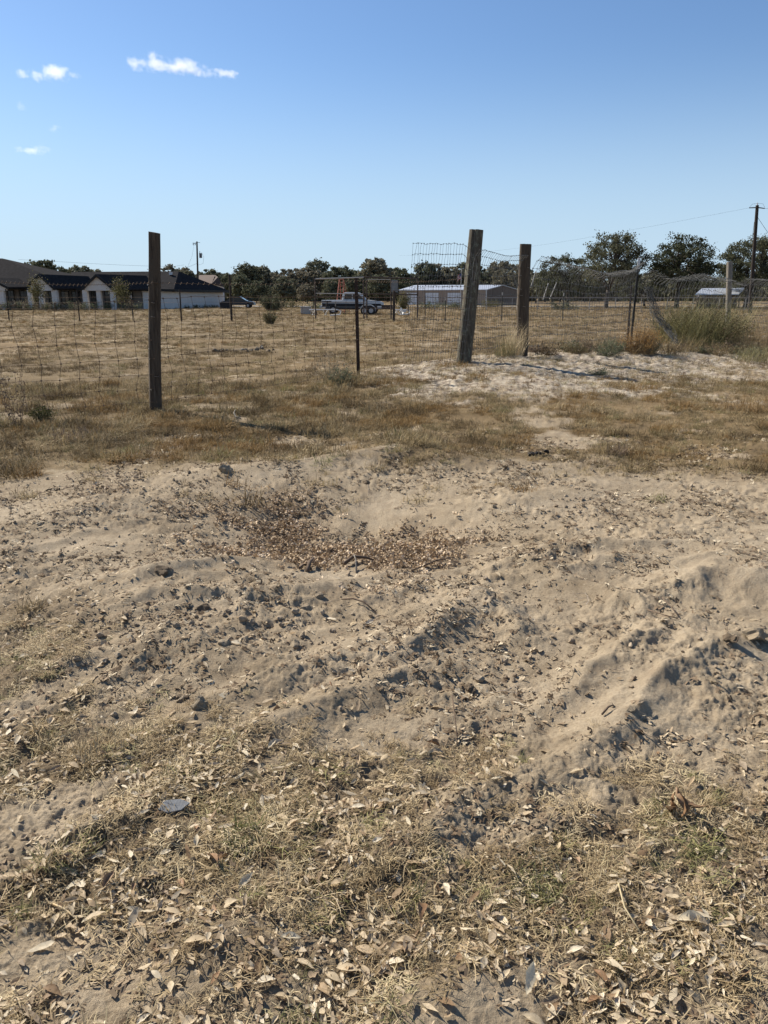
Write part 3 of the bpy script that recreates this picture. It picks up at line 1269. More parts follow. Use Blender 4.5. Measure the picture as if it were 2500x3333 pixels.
def lerpk(keys):
    def f(t):
        for i in range(len(keys) - 1):
            if t <= keys[i + 1][0]:
                a, b = keys[i], keys[i + 1]
                q = (t - a[0]) / (b[0] - a[0])
                q = q * q * (3 - 2 * q)
                return a[1] + (b[1] - a[1]) * q
        return keys[-1][1]
    return f


def ztop(u, v, D):
    return at(u, v, D).z


tall_panel('tall_mesh_panel', 'tall galvanised mesh panel with a drooping top between the two thick round posts', P2_ + Vector((.12, 0, 0)), P3 + Vector((-.1, 0, 0)),
           lerpk([(0, ztop(1575, 815, 14.6)), (.5, ztop(1640, 833, 15.2)), (1, ztop(1700, 832, 15.9))]), 26, 12, lambda t: 1.1, 15, .004)
tall_panel('tall_mesh_panel', 'long sagging galvanised mesh panel folded over at its top left of the white tipped post', P3 + Vector((.12, 0, 0)), TB + Vector((0, -.03, 0)),
           lerpk([(0, ztop(1725, 838, 16.1)), (.28, ztop(1812, 868, 17.2)), (.55, ztop(1900, 888, 18.3)), (.8, ztop(1990, 880, 19.3)), (1, ztop(2070, 852, 20))]), 78, 12,
           lerpk([(0, 1.3), (.25, 1.9), (.7, 2.0), (1, 1.3)]), 17, .008)
tall_panel('tall_mesh_panel', 'crumpled galvanised mesh panel sagging between the white tipped post and the pale round post', TB + Vector((.05, -.03, 0)), P5 + Vector((-.08, -.03, 0)),
           lerpk([(0, ztop(2075, 880, 20)), (.2, ztop(2140, 905, 20.8)), (.5, ztop(2230, 892, 22)), (.8, ztop(2310, 905, 23)), (1, ztop(2360, 925, 24))]), 66, 11,
           lerpk([(0, 1.5), (.5, 2.6), (1, 1.9)]), 19, .018)
tall_panel('tall_mesh_panel', 'galvanised mesh panel running right from the pale round post out of the picture', P5 + Vector((.1, -.03, 0)), P5 + Vector((3.4, 3.5, 0)),
           lerpk([(0, ztop(2380, 905, 24)), (1, ztop(2500, 915, 27))]), 50, 11, lerpk([(0, 1.8), (1, 1.8)]), 21, .015)

# crumpled bundle of mesh hanging off the fence down to the ground
k = thing('crumpled_mesh_bundle', 'grey twisted bundle of loose mesh slanting down from the fence into the weeds', 'wire mesh', at(2120, 1000, 19.9))
ctrl = [at(2112, 935, 19.8), at(2122, 985, 19.7), at(2140, 1030, 19.4), at(2172, 1070, 19.1), at(2205, 1120, 18.6)]
rr = np.random.RandomState(4)
for j in range(22):
    mb = MB()
    pts = []
    ph, am = rr.uniform(0, 6.28), rr.uniform(.02, .13)
    for i in range(25):
        t = i / 24 * 3.999
        a = int(t)
        p = ctrl[a].lerp(ctrl[a + 1], t - a)
        p = p + Vector((am * math.cos(ph + t * 2.2), am * .8 * math.sin(ph + t * 2.2), am * .3 * math.sin(ph * 2 + t * 3))) - Vector(k.location)
        pts.append(p)
    mb.tube(pts, .0035, 4)
    mb.build('twisted_wire', M_TPOST if j % 2 else M_GALV, k)
for j in range(40):
    mb = MB()
    t = j / 40 * 3.99
    a = int(t)
    c = ctrl[a].lerp(ctrl[a + 1], t - a) - Vector(k.location)
    rad = rr.uniform(.05, .13)
    mb.tube([c + Vector((rad * math.cos(q * .7 + j), rad * .8 * math.sin(q * .7 + j), .03 * math.sin(q + j))) for q in range(8)], .0032, 4)
    mb.build('hoop_wire', M_GALV, k)

# ------------------------------------------------------------------ plants, bushes, trees
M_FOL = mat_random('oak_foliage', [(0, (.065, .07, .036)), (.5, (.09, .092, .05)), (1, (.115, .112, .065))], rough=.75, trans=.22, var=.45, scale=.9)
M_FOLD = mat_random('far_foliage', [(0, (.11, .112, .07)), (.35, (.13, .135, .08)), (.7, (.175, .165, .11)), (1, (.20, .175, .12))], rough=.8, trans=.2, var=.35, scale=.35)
M_BARK = mat_plain('oak_bark', (.075, .062, .05), .95, 0, .4, 6, .5)
M_BUSHG = mat_random('bush_green', [(0, (.085, .082, .034)), (.5, (.125, .115, .05)), (1, (.18, .155, .08))], rough=.7, trans=.25, var=.3, scale=3)
M_WEED = mat_random('grey_weed', [(0, (.24, .20, .13)), (1, (.34, .29, .20))], rough=.8, trans=.15, var=.3)
M_WEEDG = mat_random('grey_green_leaf', [(0, (.13, .145, .08)), (1, (.19, .20, .12))], rough=.7, trans=.2, var=.2)
M_WEEDB = mat_random('dead_weed', [(0, (.14, .10, .07)), (1, (.22, .16, .11))], rough=.85, trans=.1, var=.3)
M_TUMB = mat_random('rust_weed', [(0, (.34, .19, .065)), (1, (.42, .26, .10))], rough=.8, trans=.2, var=.35, scale=4)


def quads_at(C, size, r, aspect=.6, up=None, droop=.0):
    """random little leaf quads centred on the points C"""
    n = len(C)
    a = r.normal(size=(n, 3))
    a /= np.linalg.norm(a, axis=1)[:, None]
    b = r.normal(size=(n, 3))
    b -= a * (a * b).sum(1)[:, None]
    b /= np.linalg.norm(b, axis=1)[:, None]
    s = (size * r.uniform(.6, 1.3, n))[:, None]
    a = a * s * .5
    b = b * s * .5 * aspect
    V = np.stack([C - a, C + b * 1.0 - a * .1, C + a, C - b * 1.0 - a * .1], 1).reshape(-1, 3)
    Fq = np.arange(4 * n).reshape(n, 4)
    return V, Fq


def oak_meshes(seed, H, Wd, clumps=150, per=90, leaf=.16, crown0=.22, lean=0.0, dense=1.0, trunk_r=.24, flat=.62):
    r = np.random.RandomState(seed)
    mb = MB()
    z0 = H * crown0
    cz = H * (crown0 + 1) / 2
    fork = Vector((lean * .3, 0, H * .24))
    mb.tube([Vector((0, 0, -.3)), Vector((0, 0, .0)), Vector((lean * .1, 0, H * .12)), fork], [trunk_r * 1.5, trunk_r * 1.25, trunk_r, trunk_r * .95], 9)
    mains = []
    nm = 6
    for i in range(nm):
        a = 6.283 * i / nm + r.uniform(-.4, .4)
        el = r.uniform(.5, 1.35)
        L = H * r.uniform(.26, .38)
        d = Vector((math.cos(a) * math.cos(el) * Wd / H * 1.0, math.sin(a) * math.cos(el) * Wd / H, math.sin(el)))
        m1 = fork + d * L * .5 + Vector(r.normal(0, .25, 3))
        m2 = fork + d * L + Vector(r.normal(0, .3, 3))
        mb.tube([fork, m1, m2], [trunk_r * .62, trunk_r * .5, trunk_r * .36], 6)
        mains.append((m1, m2))
    C = []
    for j in range(clumps):
        while True:
            p = r.uniform(-1, 1, 3)
            q = math.sqrt(p[0] ** 2 + p[1] ** 2 + p[2] ** 2)
            if q < 1 and q > .45 * r.uniform(.5, 1.3) and not (p[2] < -.55 and math.hypot(p[0], p[1]) < .5):
                break
        lump = 1 + .16 * float(perlin(np.array([p[0] * 2.2 + seed]), np.array([p[2] * 2.2 + p[1]]), seed)[0])
        c = Vector((p[0] * Wd / 2 * lump + lean, p[1] * Wd / 2 * lump, cz + p[2] * (H - z0) / 2 * lump * (1 if p[2] > 0 else .8)))
        best = min((m for mm in mains for m in mm), key=lambda m: (m - c).length)
        mid = best.lerp(c, .5) + Vector(r.normal(0, .25, 3)) + Vector((0, 0, .2))
        mb.tube([best, mid, c], [trunk_r * .22, trunk_r * .14, trunk_r * .05], 4, False)
        k = int(per * r.uniform(.5, 1.4))
        rad = r.uniform(.35, .75) * H / 9
        pts = r.normal(size=(k, 3)) * np.array([rad * .62, rad * .62, rad * .38]) + np.array(c)
        C.append(pts)
    C = np.concatenate(C)
    V, Fq = quads_at(C, leaf, r, .7)
    crown = np_mesh('crown', V, Fq)
    trunk = mb.mesh('trunk', True)
    return trunk, crown


def put_tree(name, label, meshes, u, D, mats=None, scale=1.0, rz=0.0, group=None, cat='tree', sz=1.0):
    x = at(u, 960, D).x
    k = thing(name, label, cat, (x, D, 0 if D > 60 else H1(x, D)), rz, group)
    k.scale = (scale, scale, scale * sz)
    t, c = meshes
    new_obj('trunk', t, M_BARK, k)
    new_obj('crown', c, (mats or M_FOL), k)
    return k


S1 = 2518.0
# the oaks at right, each with its own crown
put_tree('oak_tree', 'broad dark oak with sky showing between its limbs right of the cracked post', oak_meshes(31, 9.7, 8.6, 150, 85, .23, .2, .5, trunk_r=.26), 1975, 108)
put_tree('oak_tree', 'wide domed oak between the white tipped post and the pale round post', oak_meshes(37, 9.4, 8.8, 180, 85, .23, .17, .2, trunk_r=.28), 2205, 107)
put_tree('oak_tree', 'large dark oak crossed by the utility pole at the right edge', oak_meshes(41, 9.6, 9.4, 200, 85, .23, .15, .3, trunk_r=.27), 2430, 111)
put_tree('oak_tree', 'lower spreading oak tucked against the left side of the broad dark oak', oak_meshes(43, 7.4, 8.5, 170, 75, .22, .08, -.5, trunk_r=.2), 1850, 118)
put_tree('oak_tree', 'small low oak filling the gap between the two biggest domed crowns', oak_meshes(44, 3.6, 7.6, 130, 75, .22, .05, -.5, trunk_r=.18), 2100, 122)
put_tree('oak_tree', 'dark oak under the domed ones with its crown hanging to the pipe fence', oak_meshes(45, 3.8, 9.6, 150, 75, .22, .05, -.5, trunk_r=.18), 2310, 128)

# the far line of trees: alike crowns, one object each
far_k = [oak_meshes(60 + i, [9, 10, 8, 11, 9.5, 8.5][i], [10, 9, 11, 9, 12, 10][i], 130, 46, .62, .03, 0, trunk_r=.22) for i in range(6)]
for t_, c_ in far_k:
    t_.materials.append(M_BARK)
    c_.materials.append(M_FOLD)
# (u, v of the top, distance, kind)
line = [(575, 880, 230, 0), (607, 877, 215, 2), (700, 880, 235, 4), (762, 876, 220, 1), (806, 872, 215, 3), (852, 884, 225, 2), (885, 882, 240, 0),
        (925, 880, 225, 4), (965, 884, 235, 2), (995, 880, 225, 5), (1032, 868, 245, 3), (1068, 884, 235, 0), (1105, 872, 220, 1), (1150, 866, 235, 3),
        (1190, 876, 225, 4), (1222, 862, 220, 1), (1262, 866, 240, 5), (1300, 876, 230, 0), (1345, 880, 245, 2), (1385, 868, 235, 3), (1430, 876, 240, 4),
        (1478, 862, 235, 5), (1520, 862, 250, 0), (1575, 872, 240, 2), (1625, 864, 245, 1), (1672, 878, 235, 4), (1722, 876, 240, 0), (1775, 886, 230, 5), (1825, 884, 240, 2),
        (1900, 880, 250, 4), (2010, 884, 245, 0), (2120, 880, 240, 3), (2260, 880, 250, 2), (2400, 880, 250, 5), (2540, 880, 240, 1),
        (158, 868, 260, 2), (222, 882, 270, 4), (268, 870, 265, 1), (420, 884, 300, 0), (330, 886, 300, 4)]
Hs = [9, 10, 8, 11, 9.5, 8.5]
MARKS = [(170, 'over the left porch gable'), (250, 'over the dark roof left of the right gable'), (300, 'just left of the right porch gable'), (380, 'over the long roof beside the lone timber post'), (480, 'over the roof right of the lone timber post'),
         (590, 'just left of the far utility pole'), (640, 'close behind the far utility pole'), (720, 'above the brown roofed far house'), (780, 'right of the tall dark wooden post'), (830, 'left of the bare field shrub'), (870, 'above the bare field shrub'),
         (905, 'just right of the bare field shrub'), (945, 'midway between field shrub and pipe frame'), (980, 'left of the concrete block'), (1015, 'above the concrete block'), (1050, 'above the left end of the pipe frame'), (1085, 'just left of the orange stepladder'),
         (1125, 'directly above the orange stepladder'), (1170, 'above the truck cab'), (1205, 'above the truck bonnet'), (1240, 'above the trailer wheels'), (1280, 'above the hanging grey sheet'), (1320, 'above the right end of the pipe frame'),
         (1365, 'above the left end of the barn roof'), (1410, 'above the middle roller door'), (1455, 'above the right roller door'), (1500, 'beside the small flag'), (1545, 'behind the leaning post'), (1600, 'above the right part of the barn roof'),
         (1650, 'above the barn ridge end'), (1700, 'just behind the cracked post'), (1760, 'right of the cracked post'), (1815, 'above the pale leaning poles'), (1870, 'behind the spreading oak'), (1960, 'behind the broad dark oak'),
         (2060, 'left of the white tipped post'), (2190, 'behind the wide domed oak'), (2330, 'above the low shed'), (2480, 'left of the tall utility pole'), (9999, 'right of the tall utility pole')]


def mark(u):
    return next(w for lim, w in MARKS if u < lim)


for i, (u, v, D, kd) in enumerate(line):
    h = (965 - v) / F * D + 1.5
    s = h / (Hs[kd] * 1.02) * [1.12, .92, 1.0, .84, 1.06][i % 5]
    grp = 'trees behind the house' if u < 560 else 'trees of the far tree line'
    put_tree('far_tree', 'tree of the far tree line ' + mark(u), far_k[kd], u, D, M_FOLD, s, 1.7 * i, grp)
# nearer dark trees under the line
for i, (u, v, D, kd, sx) in enumerate([(610, 912, 190, 1, 1), (790, 905, 185, 3, 1.1), (835, 915, 175, 4, 1), (925, 912, 180, 0, 1.1), (1000, 925, 170, 5, 1), (1075, 915, 180, 3, 1), (1160, 905, 190, 4, 1.1),
                                   (1235, 905, 185, 1, 1.1), (1290, 912, 190, 2, 1.1), (1745, 905, 175, 4, 1.1), (1800, 895, 165, 2, 1.1)]):
    h = (965 - v) / F * D + 1.5
    put_tree('far_tree', 'lower, nearer dark tree ' + mark(u), far_k[kd], u, D, M_FOL, h / (Hs[kd] * 1.02) * sx, 2.1 * i + .5, 'low trees before the tree line')
# the brush under and behind them
r = np.random.RandomState(77)
n = 60000
x = r.uniform(-240, 200, n)
y = r.uniform(262, 300, n)
top = 6.4 + 3.0 * fbm(x * .06, y * .02, 501, 3)
z = r.uniform(0, 1, n) ** .8 * top
V, Fq = quads_at(np.stack([x, y, z], -1), 1.5, r, .8)
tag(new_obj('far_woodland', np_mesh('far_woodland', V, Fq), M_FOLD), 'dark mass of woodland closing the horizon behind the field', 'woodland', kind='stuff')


def bush(name, label, u, D, W, Hh, n, leaf, mat, stemmat, seed, stems=24, cat='bush', sr=.012, droop=.2, aspect=.35, narrow=1.0, zoff=0, group=None):
    r = np.random.RandomState(seed)
    x = at(u, 1000, D).x
    g = H1(x, D) if D < 60 else 0
    k = thing(name, label, cat, (x, D, g + zoff), r.uniform(0, 6), group)
    mb = MB()
    P = []
    for i in range(stems):
        a = r.uniform(0, 6.283)
        R_ = W / 2 * math.sqrt(r.uniform(.02, 1)) * narrow
        hh = Hh * r.uniform(.55, 1.05) * (1 - .45 * (R_ / (W / 2)) ** 2)
        p0 = Vector((math.cos(a), math.sin(a), 0)) * R_ * .25
        p1 = Vector((math.cos(a) * R_ * .7, math.sin(a) * R_ * .7, hh * .6))
        p2 = Vector((math.cos(a) * R_, math.sin(a) * R_, hh))
        mb.tube([p0, p1, p2], [sr, sr * .7, sr * .3], 3, False)
        m = n // stems
        t = r.uniform(.04, 1, m)[:, None]
        a0, a1, a2 = np.array(p0), np.array(p1), np.array(p2)
        q = (1 - t) ** 2 * a0 + 2 * t * (1 - t) * a1 + t * t * a2
        q = q + r.normal(size=(m, 3)) * W * .045
        q[:, 2] = np.maximum(q[:, 2], .01)
        P.append(q)
    V, Fq = quads_at(np.concatenate(P), leaf, r, aspect)
    mb.build('stem', stemmat, k)
    new_obj('foliage', np_mesh('foliage', V, Fq), mat, k)
    return k


def tussock(name, label, u, D, W, Hh, n, mat, seed, cat='grass clump', width=.007, lean=.8, group=None, v=None):
    """tall standing grass of n blades"""
    r = np.random.RandomState(seed)
    x = at(u, 1000, D).x
    k = thing(name, label, cat, (x, D, H1(x, D)), 0, group)
    me = blade_mesh('blade_clump', mat, n, Hh, W / 2, lean, width, seed, 0, 1.2, 4)
    new_obj('blade_clump', me, None, k)
    return k


bush('green_bush', 'large green feathery bush below the pale round post at right', 2285, 20.8, 2.7, 1.05, 14000, .05, M_BUSHG, M_WEEDB, 11, 90, aspect=.3)
tussock('tall_grass', 'tall yellowish grass sprouting from the top of the green bush', 2300, 21.0, 2.4, 1.45, 900, M_STRAW, 21, lean=.45)
tussock('tall_grass', 'tall green blades standing within the green bush', 2260, 20.6, 2.0, 1.1, 700, M_GREEN, 22, lean=.6, width=.009)
bush('tumbleweed', 'rust orange dead weed heaped at the foot of the white tipped post', 2095, 17.4, 1.15, .66, 5200, .05, M_TUMB, M_WEEDB, 12, 70, aspect=.14, sr=.006)
tussock('tall_grass', 'rust orange blades spilling out of the dead weed heap', 2090, 17.2, .8, .3, 160, M_GOLD, 23, lean=1.4)
rz_ = np.random.RandomState(19)
for i in range(20):
    uu = 1770 + i * 38 + rz_.uniform(-16, 16)
    DD = 16.4 + (uu - 1770) / 730 * 2.6 + rz_.uniform(-.5, .6)
    bush('dead_weed', 'low dead weed in the brown tangle along the foot of the sagging mesh', uu, DD, rz_.uniform(.5, 1.0), rz_.uniform(.16, .38), 620, .05, [M_WEEDB, M_GRASSD, M_WEEDG, M_GRASS][i % 4], M_WEEDB, 300 + i, 26, cat='weed', sr=.005, aspect=.25, group='dead weeds along the sagging mesh')
bush('small_weed', 'small grey green weed left of the rusty heap on the sand bank', 1985, 16.6, .8, .35, 1300, .04, M_WEEDG, M_WEEDB, 13, 40, sr=.004)
bush('small_weed', 'low dark green weed lying on the white sand right of the cracked post', 1965, 13.4, .5, .12, 600, .03, M_WEEDG, M_WEEDB, 14, 30, sr=.004)
tussock('tall_grass', 'tall dry grass hugging the foot of the cracked round post', 1668, 15.7, .5, .75, 240, M_STRAW, 24, lean=.5)
tussock('tall_grass', 'thin olive grass on the left of the cracked round post', 1650, 15.4, .4, .55, 150, M_GREEN, 25, lean=.6)
tussock('tall_grass', 'dry straw grass at the right edge beside the green bush', 2460, 20.0, 1.6, .95, 520, M_STRAW, 26, lean=.6)
tussock('tall_grass', 'olive grass low at the right edge of the sand bank', 2480, 17.2, 1.0, .55, 380, M_GREEN, 27, lean=.8)
tussock('tall_grass', 'brown dead grass between the rusty heap and the green bush', 2190, 18.6, 1.4, .5, 420, M_GRASS, 28, lean=.8)
tussock('tall_grass', 'straw along the foot of the sagging mesh', 1880, 17.4, 1.8, .35, 380, M_GRASS, 29, lean=.8)
bush('dead_weed', 'tall dead brown weed at the left edge in front of the wire fence', 8, 8.9, .35, .9, 260, .04, M_WEEDB, M_WEEDB, 15, 8, cat='weed', aspect=.4, sr=.004)
bush('green_weed', 'small leafy green weed near the left end of the wire fence', 95, 9.4, .40, .20, 700, .04, M_BUSHG, M_BUSHG, 16, 30, cat='weed', sr=.004)
bush('grey_weed', 'pale grey dry weed leaning on the wire left of the rusty steel post', 1075, 12.5, .75, .62, 380, .05, M_WEED, M_WEED, 17, 24, cat='weed', aspect=.22, sr=.004)
bush('leafy_weed', 'grey green leafy weed at the base of the rusty steel post', 1105, 12.2, .5, .34, 500, .045, M_WEEDG, M_WEEDB, 18, 22, cat='weed', sr=.004)
tussock('tall_grass', 'dark brown grass clump at the foot of the rusty steel post', 1130, 12.3, .7, .28, 320, M_GRASS, 30, lean=1.0)
bush('field_shrub', 'green shrub alone in the dead field left of the rusty steel post', 877, 46, .95, .95, 1500, .10, M_BUSHG, M_WEEDB, 19, 26)
bush('field_shrub', 'bare grey brown bush behind the green field shrub', 886, 88, 3.2, 2.0, 4200, .2, M_FOL, M_WEEDB, 20, 34)
bush('field_shrub', 'green bushy shrub at the foot of the barn corner', 1312, 100, 3.2, 2.6, 1500, .22, M_BUSHG, M_BARK, 33, 26)
for i, (u, D, w_, h_) in enumerate([(1600, 120, 4, 1.2), (1400, 110, 5, .9), (1480, 112, 4, .8), (960, 110, 6, 1.1), (1060, 105, 5, 1.1), (1830, 90, 4, 1.0)]):
    bush('field_shrub', 'low scrub growing in the rough strip beyond the far fence', u, D, w_, h_, 900, .22, [M_BUSHG, M_WEEDG, M_FOLD][i % 3], M_WEEDB, 50 + i, 20, group='scrub beyond the far fence')
tussock('yellow_flower', 'small yellow flowering weed behind the wire left of the lone post', 343, 11.6, .16, .2, 50, M_GREEN, 31, cat='weed')

# ------------------------------------------------------------------ the house at left
M_ROOF = mat_plain('charcoal_shingle', (.031, .029, .029), 1.0, 0, .3, 3, .3, .03, .02)
M_ROOFG = M_ROOF
M_STUCCO = mat_plain('white_stucco', (.64, .60, .55), .85, 0, .06, 1.5, .1)
M_FASCIA = mat_plain('black_fascia', (.012, .012, .012), .6, 0, .2, 5, 0)
M_FRAME = mat_plain('dark_frame', (.02, .02, .02), .5, 0, .2, 5, 0)
M_GLASS, nt, b = mat_new('window_glass')
b.inputs['Base Color'].default_value = (.012, .014, .017, 1)
b.inputs['Roughness'].default_value = .12
b.inputs['Specular IOR Level'].default_value = .5
M_SOFFIT = mat_plain('beige_soffit', (.34, .28, .22), .85, 0, .1, 3, 0)
M_INNER_SHADED = mat_plain('shaded_porch_wall', (.20, .175, .155), .85, 0, .1, 2, 0)  # recessed wall darkened: the shade inside the porches is put into its colour


def gz(u, v, D, z=None):
    p = at(u, v, D)
    if z is not None:
        p.z = z
    return p


house = thing('house', 'long single storey white house with black hipped roofs and two gabled porches at left', 'house', gz(300, 1003, 100, 0))
HO = Vector(house.location)


def hp(u, v, D):
    return at(u, v, D) - HO


def roof(pts, name='roof_plane', mat=None, th=.16):
    mb = MB()
    mb.slab([hp(*p) for p in pts], (0, 0, -th))
    return mb.build(name, mat or M_ROOF, house)


def wallp(a, b_, z1, name='wall', mat=None, z0=-.1, th=.2, z1b=None, gable=None):
    """wall from pixel column a=(u,D) to b; z1 top height"""
    pa, pb = gz(a[0], 1000, a[1], 0) - HO, gz(b_[0], 1000, b_[1], 0) - HO
    pts = [Vector((pa.x, pa.y, z0)), Vector((pb.x, pb.y, z0)), Vector((pb.x, pb.y, z1b if z1b is not None else z1))]
    if gable:
        m = gz(gable[0], 1000, gable[1], 0) - HO
        pts.append(Vector((m.x, m.y, gable[2])))
    pts.append(Vector((pa.x, pa.y, z1)))
    mb = MB()
    nrm = Vector((-(pb.y - pa.y), pb.x - pa.x, 0)).normalized() * th
    mb.slab(pts, nrm)
    return mb.build(name, mat or M_STUCCO, house)


def zat(u, v, D):
    return at(u, v, D).z


DF, DP = 99.0, 94.0      # house front, porch fronts
ze = zat(400, 938, 97)
# right wing: the near corner at u 565
roof([(455, 939, 97.5), (566, 942, 100), (582, 883, 106), (232, 885, 103), (232, 937, 97)])
roof([(566, 942, 100), (745, 946, 113), (582, 883, 106)])
roof([(745, 946, 113), (582, 883, 106), (232, 885, 106), (240, 930, 117)])
wallp((468, 98), (566, 100.6), zat(566, 944, 100.6))
wallp((566, 100.6), (728, 112.6), zat(566, 944, 100.6), z1b=zat(728, 948, 112.6))
wallp((728, 112.6), (470, 117), 2.4)
# recessed front wall between and behind the porches
wallp((-120, 98.2), (470, 98.2), ze, mat=M_INNER_SHADED)
# left wing: big hipped roof
roof([(-160, 841, 103), (8, 841, 103), (130, 887, 100), (105, 936, 96.5), (-160, 934, 96.5)])
roof([(8, 841, 103), (260, 905, 112), (240, 930, 116), (-160, 900, 118), (-160, 841, 103)])
roof([(8, 841, 103), (290, 905, 103.5), (262, 937, 97), (105, 936, 96.5)])


def gable(u0, ua, u1, va, ve, Dp, ur, vr, Dr, vlow0, vlow1):
    """porch gable: feet u0,u1, apex ua; ridge runs back to (ur,vr,Dr)"""
    apex = (ua, va, Dp)
    l = (u0, vlow0, Dp)
    r_ = (u1, vlow1, Dp)
    roof([l, apex, (ur, vr, Dr), (u0 + (ur - ua) * .9, vlow0 - 1, Dr)])
    roof([apex, r_, (u1 + (ur - ua) * .85, vlow1 - 1, Dr - .5), (ur, vr, Dr)])
    for a_, b_ in ((l, apex), (apex, r_)):
        mb = MB()
        p, q = hp(*a_), hp(*b_)
        mb.slab([p + Vector((0, -.12, .02)), q + Vector((0, -.12, .02)), q + Vector((0, -.12, -.30)), p + Vector((0, -.12, -.30))], (0, .1, 0))
        mb.build('fascia', M_FASCIA, house)
    # gable wall with its beam
    A, B_, C_ = hp(u0 + 9, vlow0, Dp + .25), hp(ua, va + 9, Dp + .25), hp(u1 - 9, vlow1, Dp + .25)
    zb = zat(ua, 946, Dp)
    mb = MB()
    mb.slab([Vector((A.x, A.y, zb)), Vector((C_.x, C_.y, zb)), Vector((C_.x, C_.y, C_.z - .1)), B_, Vector((A.x, A.y, A.z - .1))], (0, .3, 0))
    mb.build('gable_wall', M_STUCCO, house)


gable(90, 127, 178, 892, 0, 93.5, 288, 899, 99.5, 927, 937)
gable(266, 313, 372, 892, 0, 92.5, 476, 897, 99.5, 937, 940)
gable(-75, -30, 28, 905, 0, 93.5, 60, 905, 98, 930, 934)


def eave(u0, v0, D0, u1, v1, D1):
    mb = MB()
    p, q = hp(u0, v0, D0), hp(u1, v1, D1)
    mb.slab([p + Vector((0, -.1, .06)), q + Vector((0, -.1, .06)), q + Vector((0, -.1, -.24)), p + Vector((0, -.1, -.24))], (0, .1, 0))
    mb.build('fascia', M_FASCIA, house)


eave(24, 935, 96.4, 100, 936, 96.4)
eave(176, 937, 96.3, 268, 938, 96.3)
eave(368, 940, 96.3, 455, 940, 97.4)
eave(455, 940, 97.4, 566, 943, 99.9)
p, q = hp(566, 943, 99.9), hp(745, 947, 113)
mb = MB()
mb.slab([p + Vector((.1, -.1, .06)), q + Vector((.1, -.1, .06)), q + Vector((.1, -.1, -.24)), p + Vector((.1, -.1, -.24))], (-.08, .1, 0))
mb.build('fascia', M_FASCIA, house)


def column(u, D, w=.5, zt=None):
    p = gz(u, 1000, D, 0) - HO
    zt = zt or zat(u, 944, D)
    mb = MB()
    mb.box((p.x, p.y, zt / 2), (w, w, zt))
    mb.build('column', M_STUCCO, house)


for u, D, w in ((283, 93.2, .55), (327, 93.2, .5), (371, 93.2, .5), (184, 94.2, .6), (140, 94.2, .5), (103, 94.6, .45), (13, 94.2, .6)):
    column(u, D, w)


def opening(u0, u1, v0, v1, D, kind='window', bars=2):
    a, b_ = hp(u0, v0, D), hp(u1, v1, D)
    z0, z1 = b_.z, a.z
    w = b_.x - a.x
    cx = (a.x + b_.x) / 2
    y = a.y
    mb = MB()
    t = .10
    mb.box((cx, y, z1 - t / 2), (w, .12, t))
    mb.box((cx, y, z0 + t / 2), (w, .12, t))
    mb.box((a.x + t / 2, y, (z0 + z1) / 2), (t, .12, z1 - z0 - 2 * t))
    mb.box((b_.x - t / 2, y, (z0 + z1) / 2), (t, .12, z1 - z0 - 2 * t))
    f = mb.build(kind, M_FRAME, house)
    for i in range(bars):
        x0 = a.x + t + (w - 2 * t) * i / bars
        x1 = a.x + t + (w - 2 * t) * (i + 1) / bars
        mb = MB()
        mb.box(((x0 + x1) / 2, y + .02, (z0 + z1) / 2), (x1 - x0 - .05, .03, z1 - z0 - 2 * t - .02))
        mb.build('pane', M_GLASS, f)
    for j in range(1, 4):
        mb = MB()
        mb.box((cx, y - .02, z0 + (z1 - z0) * j / 4), (w - 2 * t, .04, .04))
        mb.build('glazing_bar', M_FRAME, f)


for (u0, u1, v0, v1, kd) in ((-30, 8, 945, 985, 'window'), (22, 50, 944, 992, 'window'), (62, 96, 944, 985, 'window'), (112, 132, 945, 990, 'window'), (156, 174, 947, 1000, 'door'), (196, 228, 947, 990, 'window'),
                             (231, 264, 947, 992, 'window'), (294, 314, 947, 990, 'window'), (338, 364, 948, 1003, 'door'), (382, 412, 950, 996, 'window')):
    opening(u0, u1, v0, v1, 98.05, kd, 1 if kd == 'door' else 2)
opening(415, 435, 950, 990, 98.03, 'window', 2)
# vent on the roof
p = hp(556, 890, 104.5)
mb = MB()
mb.box(p, (.35, .35, .35))
mb.build('roof_vent', M_WHITEM, house)

# planting in front
r = np.random.RandomState(8)
for i, u in enumerate(list(range(-20, 450, 21))):
    if 270 < u < 385 and i % 2:
        continue
    bush('ornamental_grass', 'pale clumping grass in the bed along the front of the house', u + r.uniform(-4, 4), 91.5 + r.uniform(-.5, .5), 1.5, r.uniform(.9, 1.45), 520, .14, [M_WEEDG, M_WEED][i % 2], M_WEEDB, 100 + i, 16, cat='shrub', group='clumping grasses before the house')
for i, u in enumerate((610, 640, 672, 700)):
    bush('low_shrub', 'dark low shrub against the side wall of the house', u, 103 + i * 2, 1.2, .6, 380, .13, M_FOLD, M_BARK, 130 + i, 14, cat='shrub', group='shrubs by the house side wall')


def young_tree(label, u, v, D, seed, W):
    h = (965 - v) / F * D + 1.5
    r = np.random.RandomState(seed)
    x = at(u, 960, D).x
    k = thing('young_tree', label, 'tree', (x, D, 0))
    mb = MB()
    mb.tube([(0, 0, 0), (.03, 0, h * .5), (0, 0, h * .9)], [.05, .04, .015], 5)
    mb.build('trunk', M_BARK, k)
    C = r.normal(size=(1500, 3)) * np.array([W * .26, W * .26, h * .19]) + np.array([0, 0, h * .64])
    C[:, 0] += .12 * np.sin(C[:, 2] * 5)
    V, Fq = quads_at(C, .17, r, .5)
    new_obj('crown', np_mesh('crown', V, Fq), M_BUSHG, k)


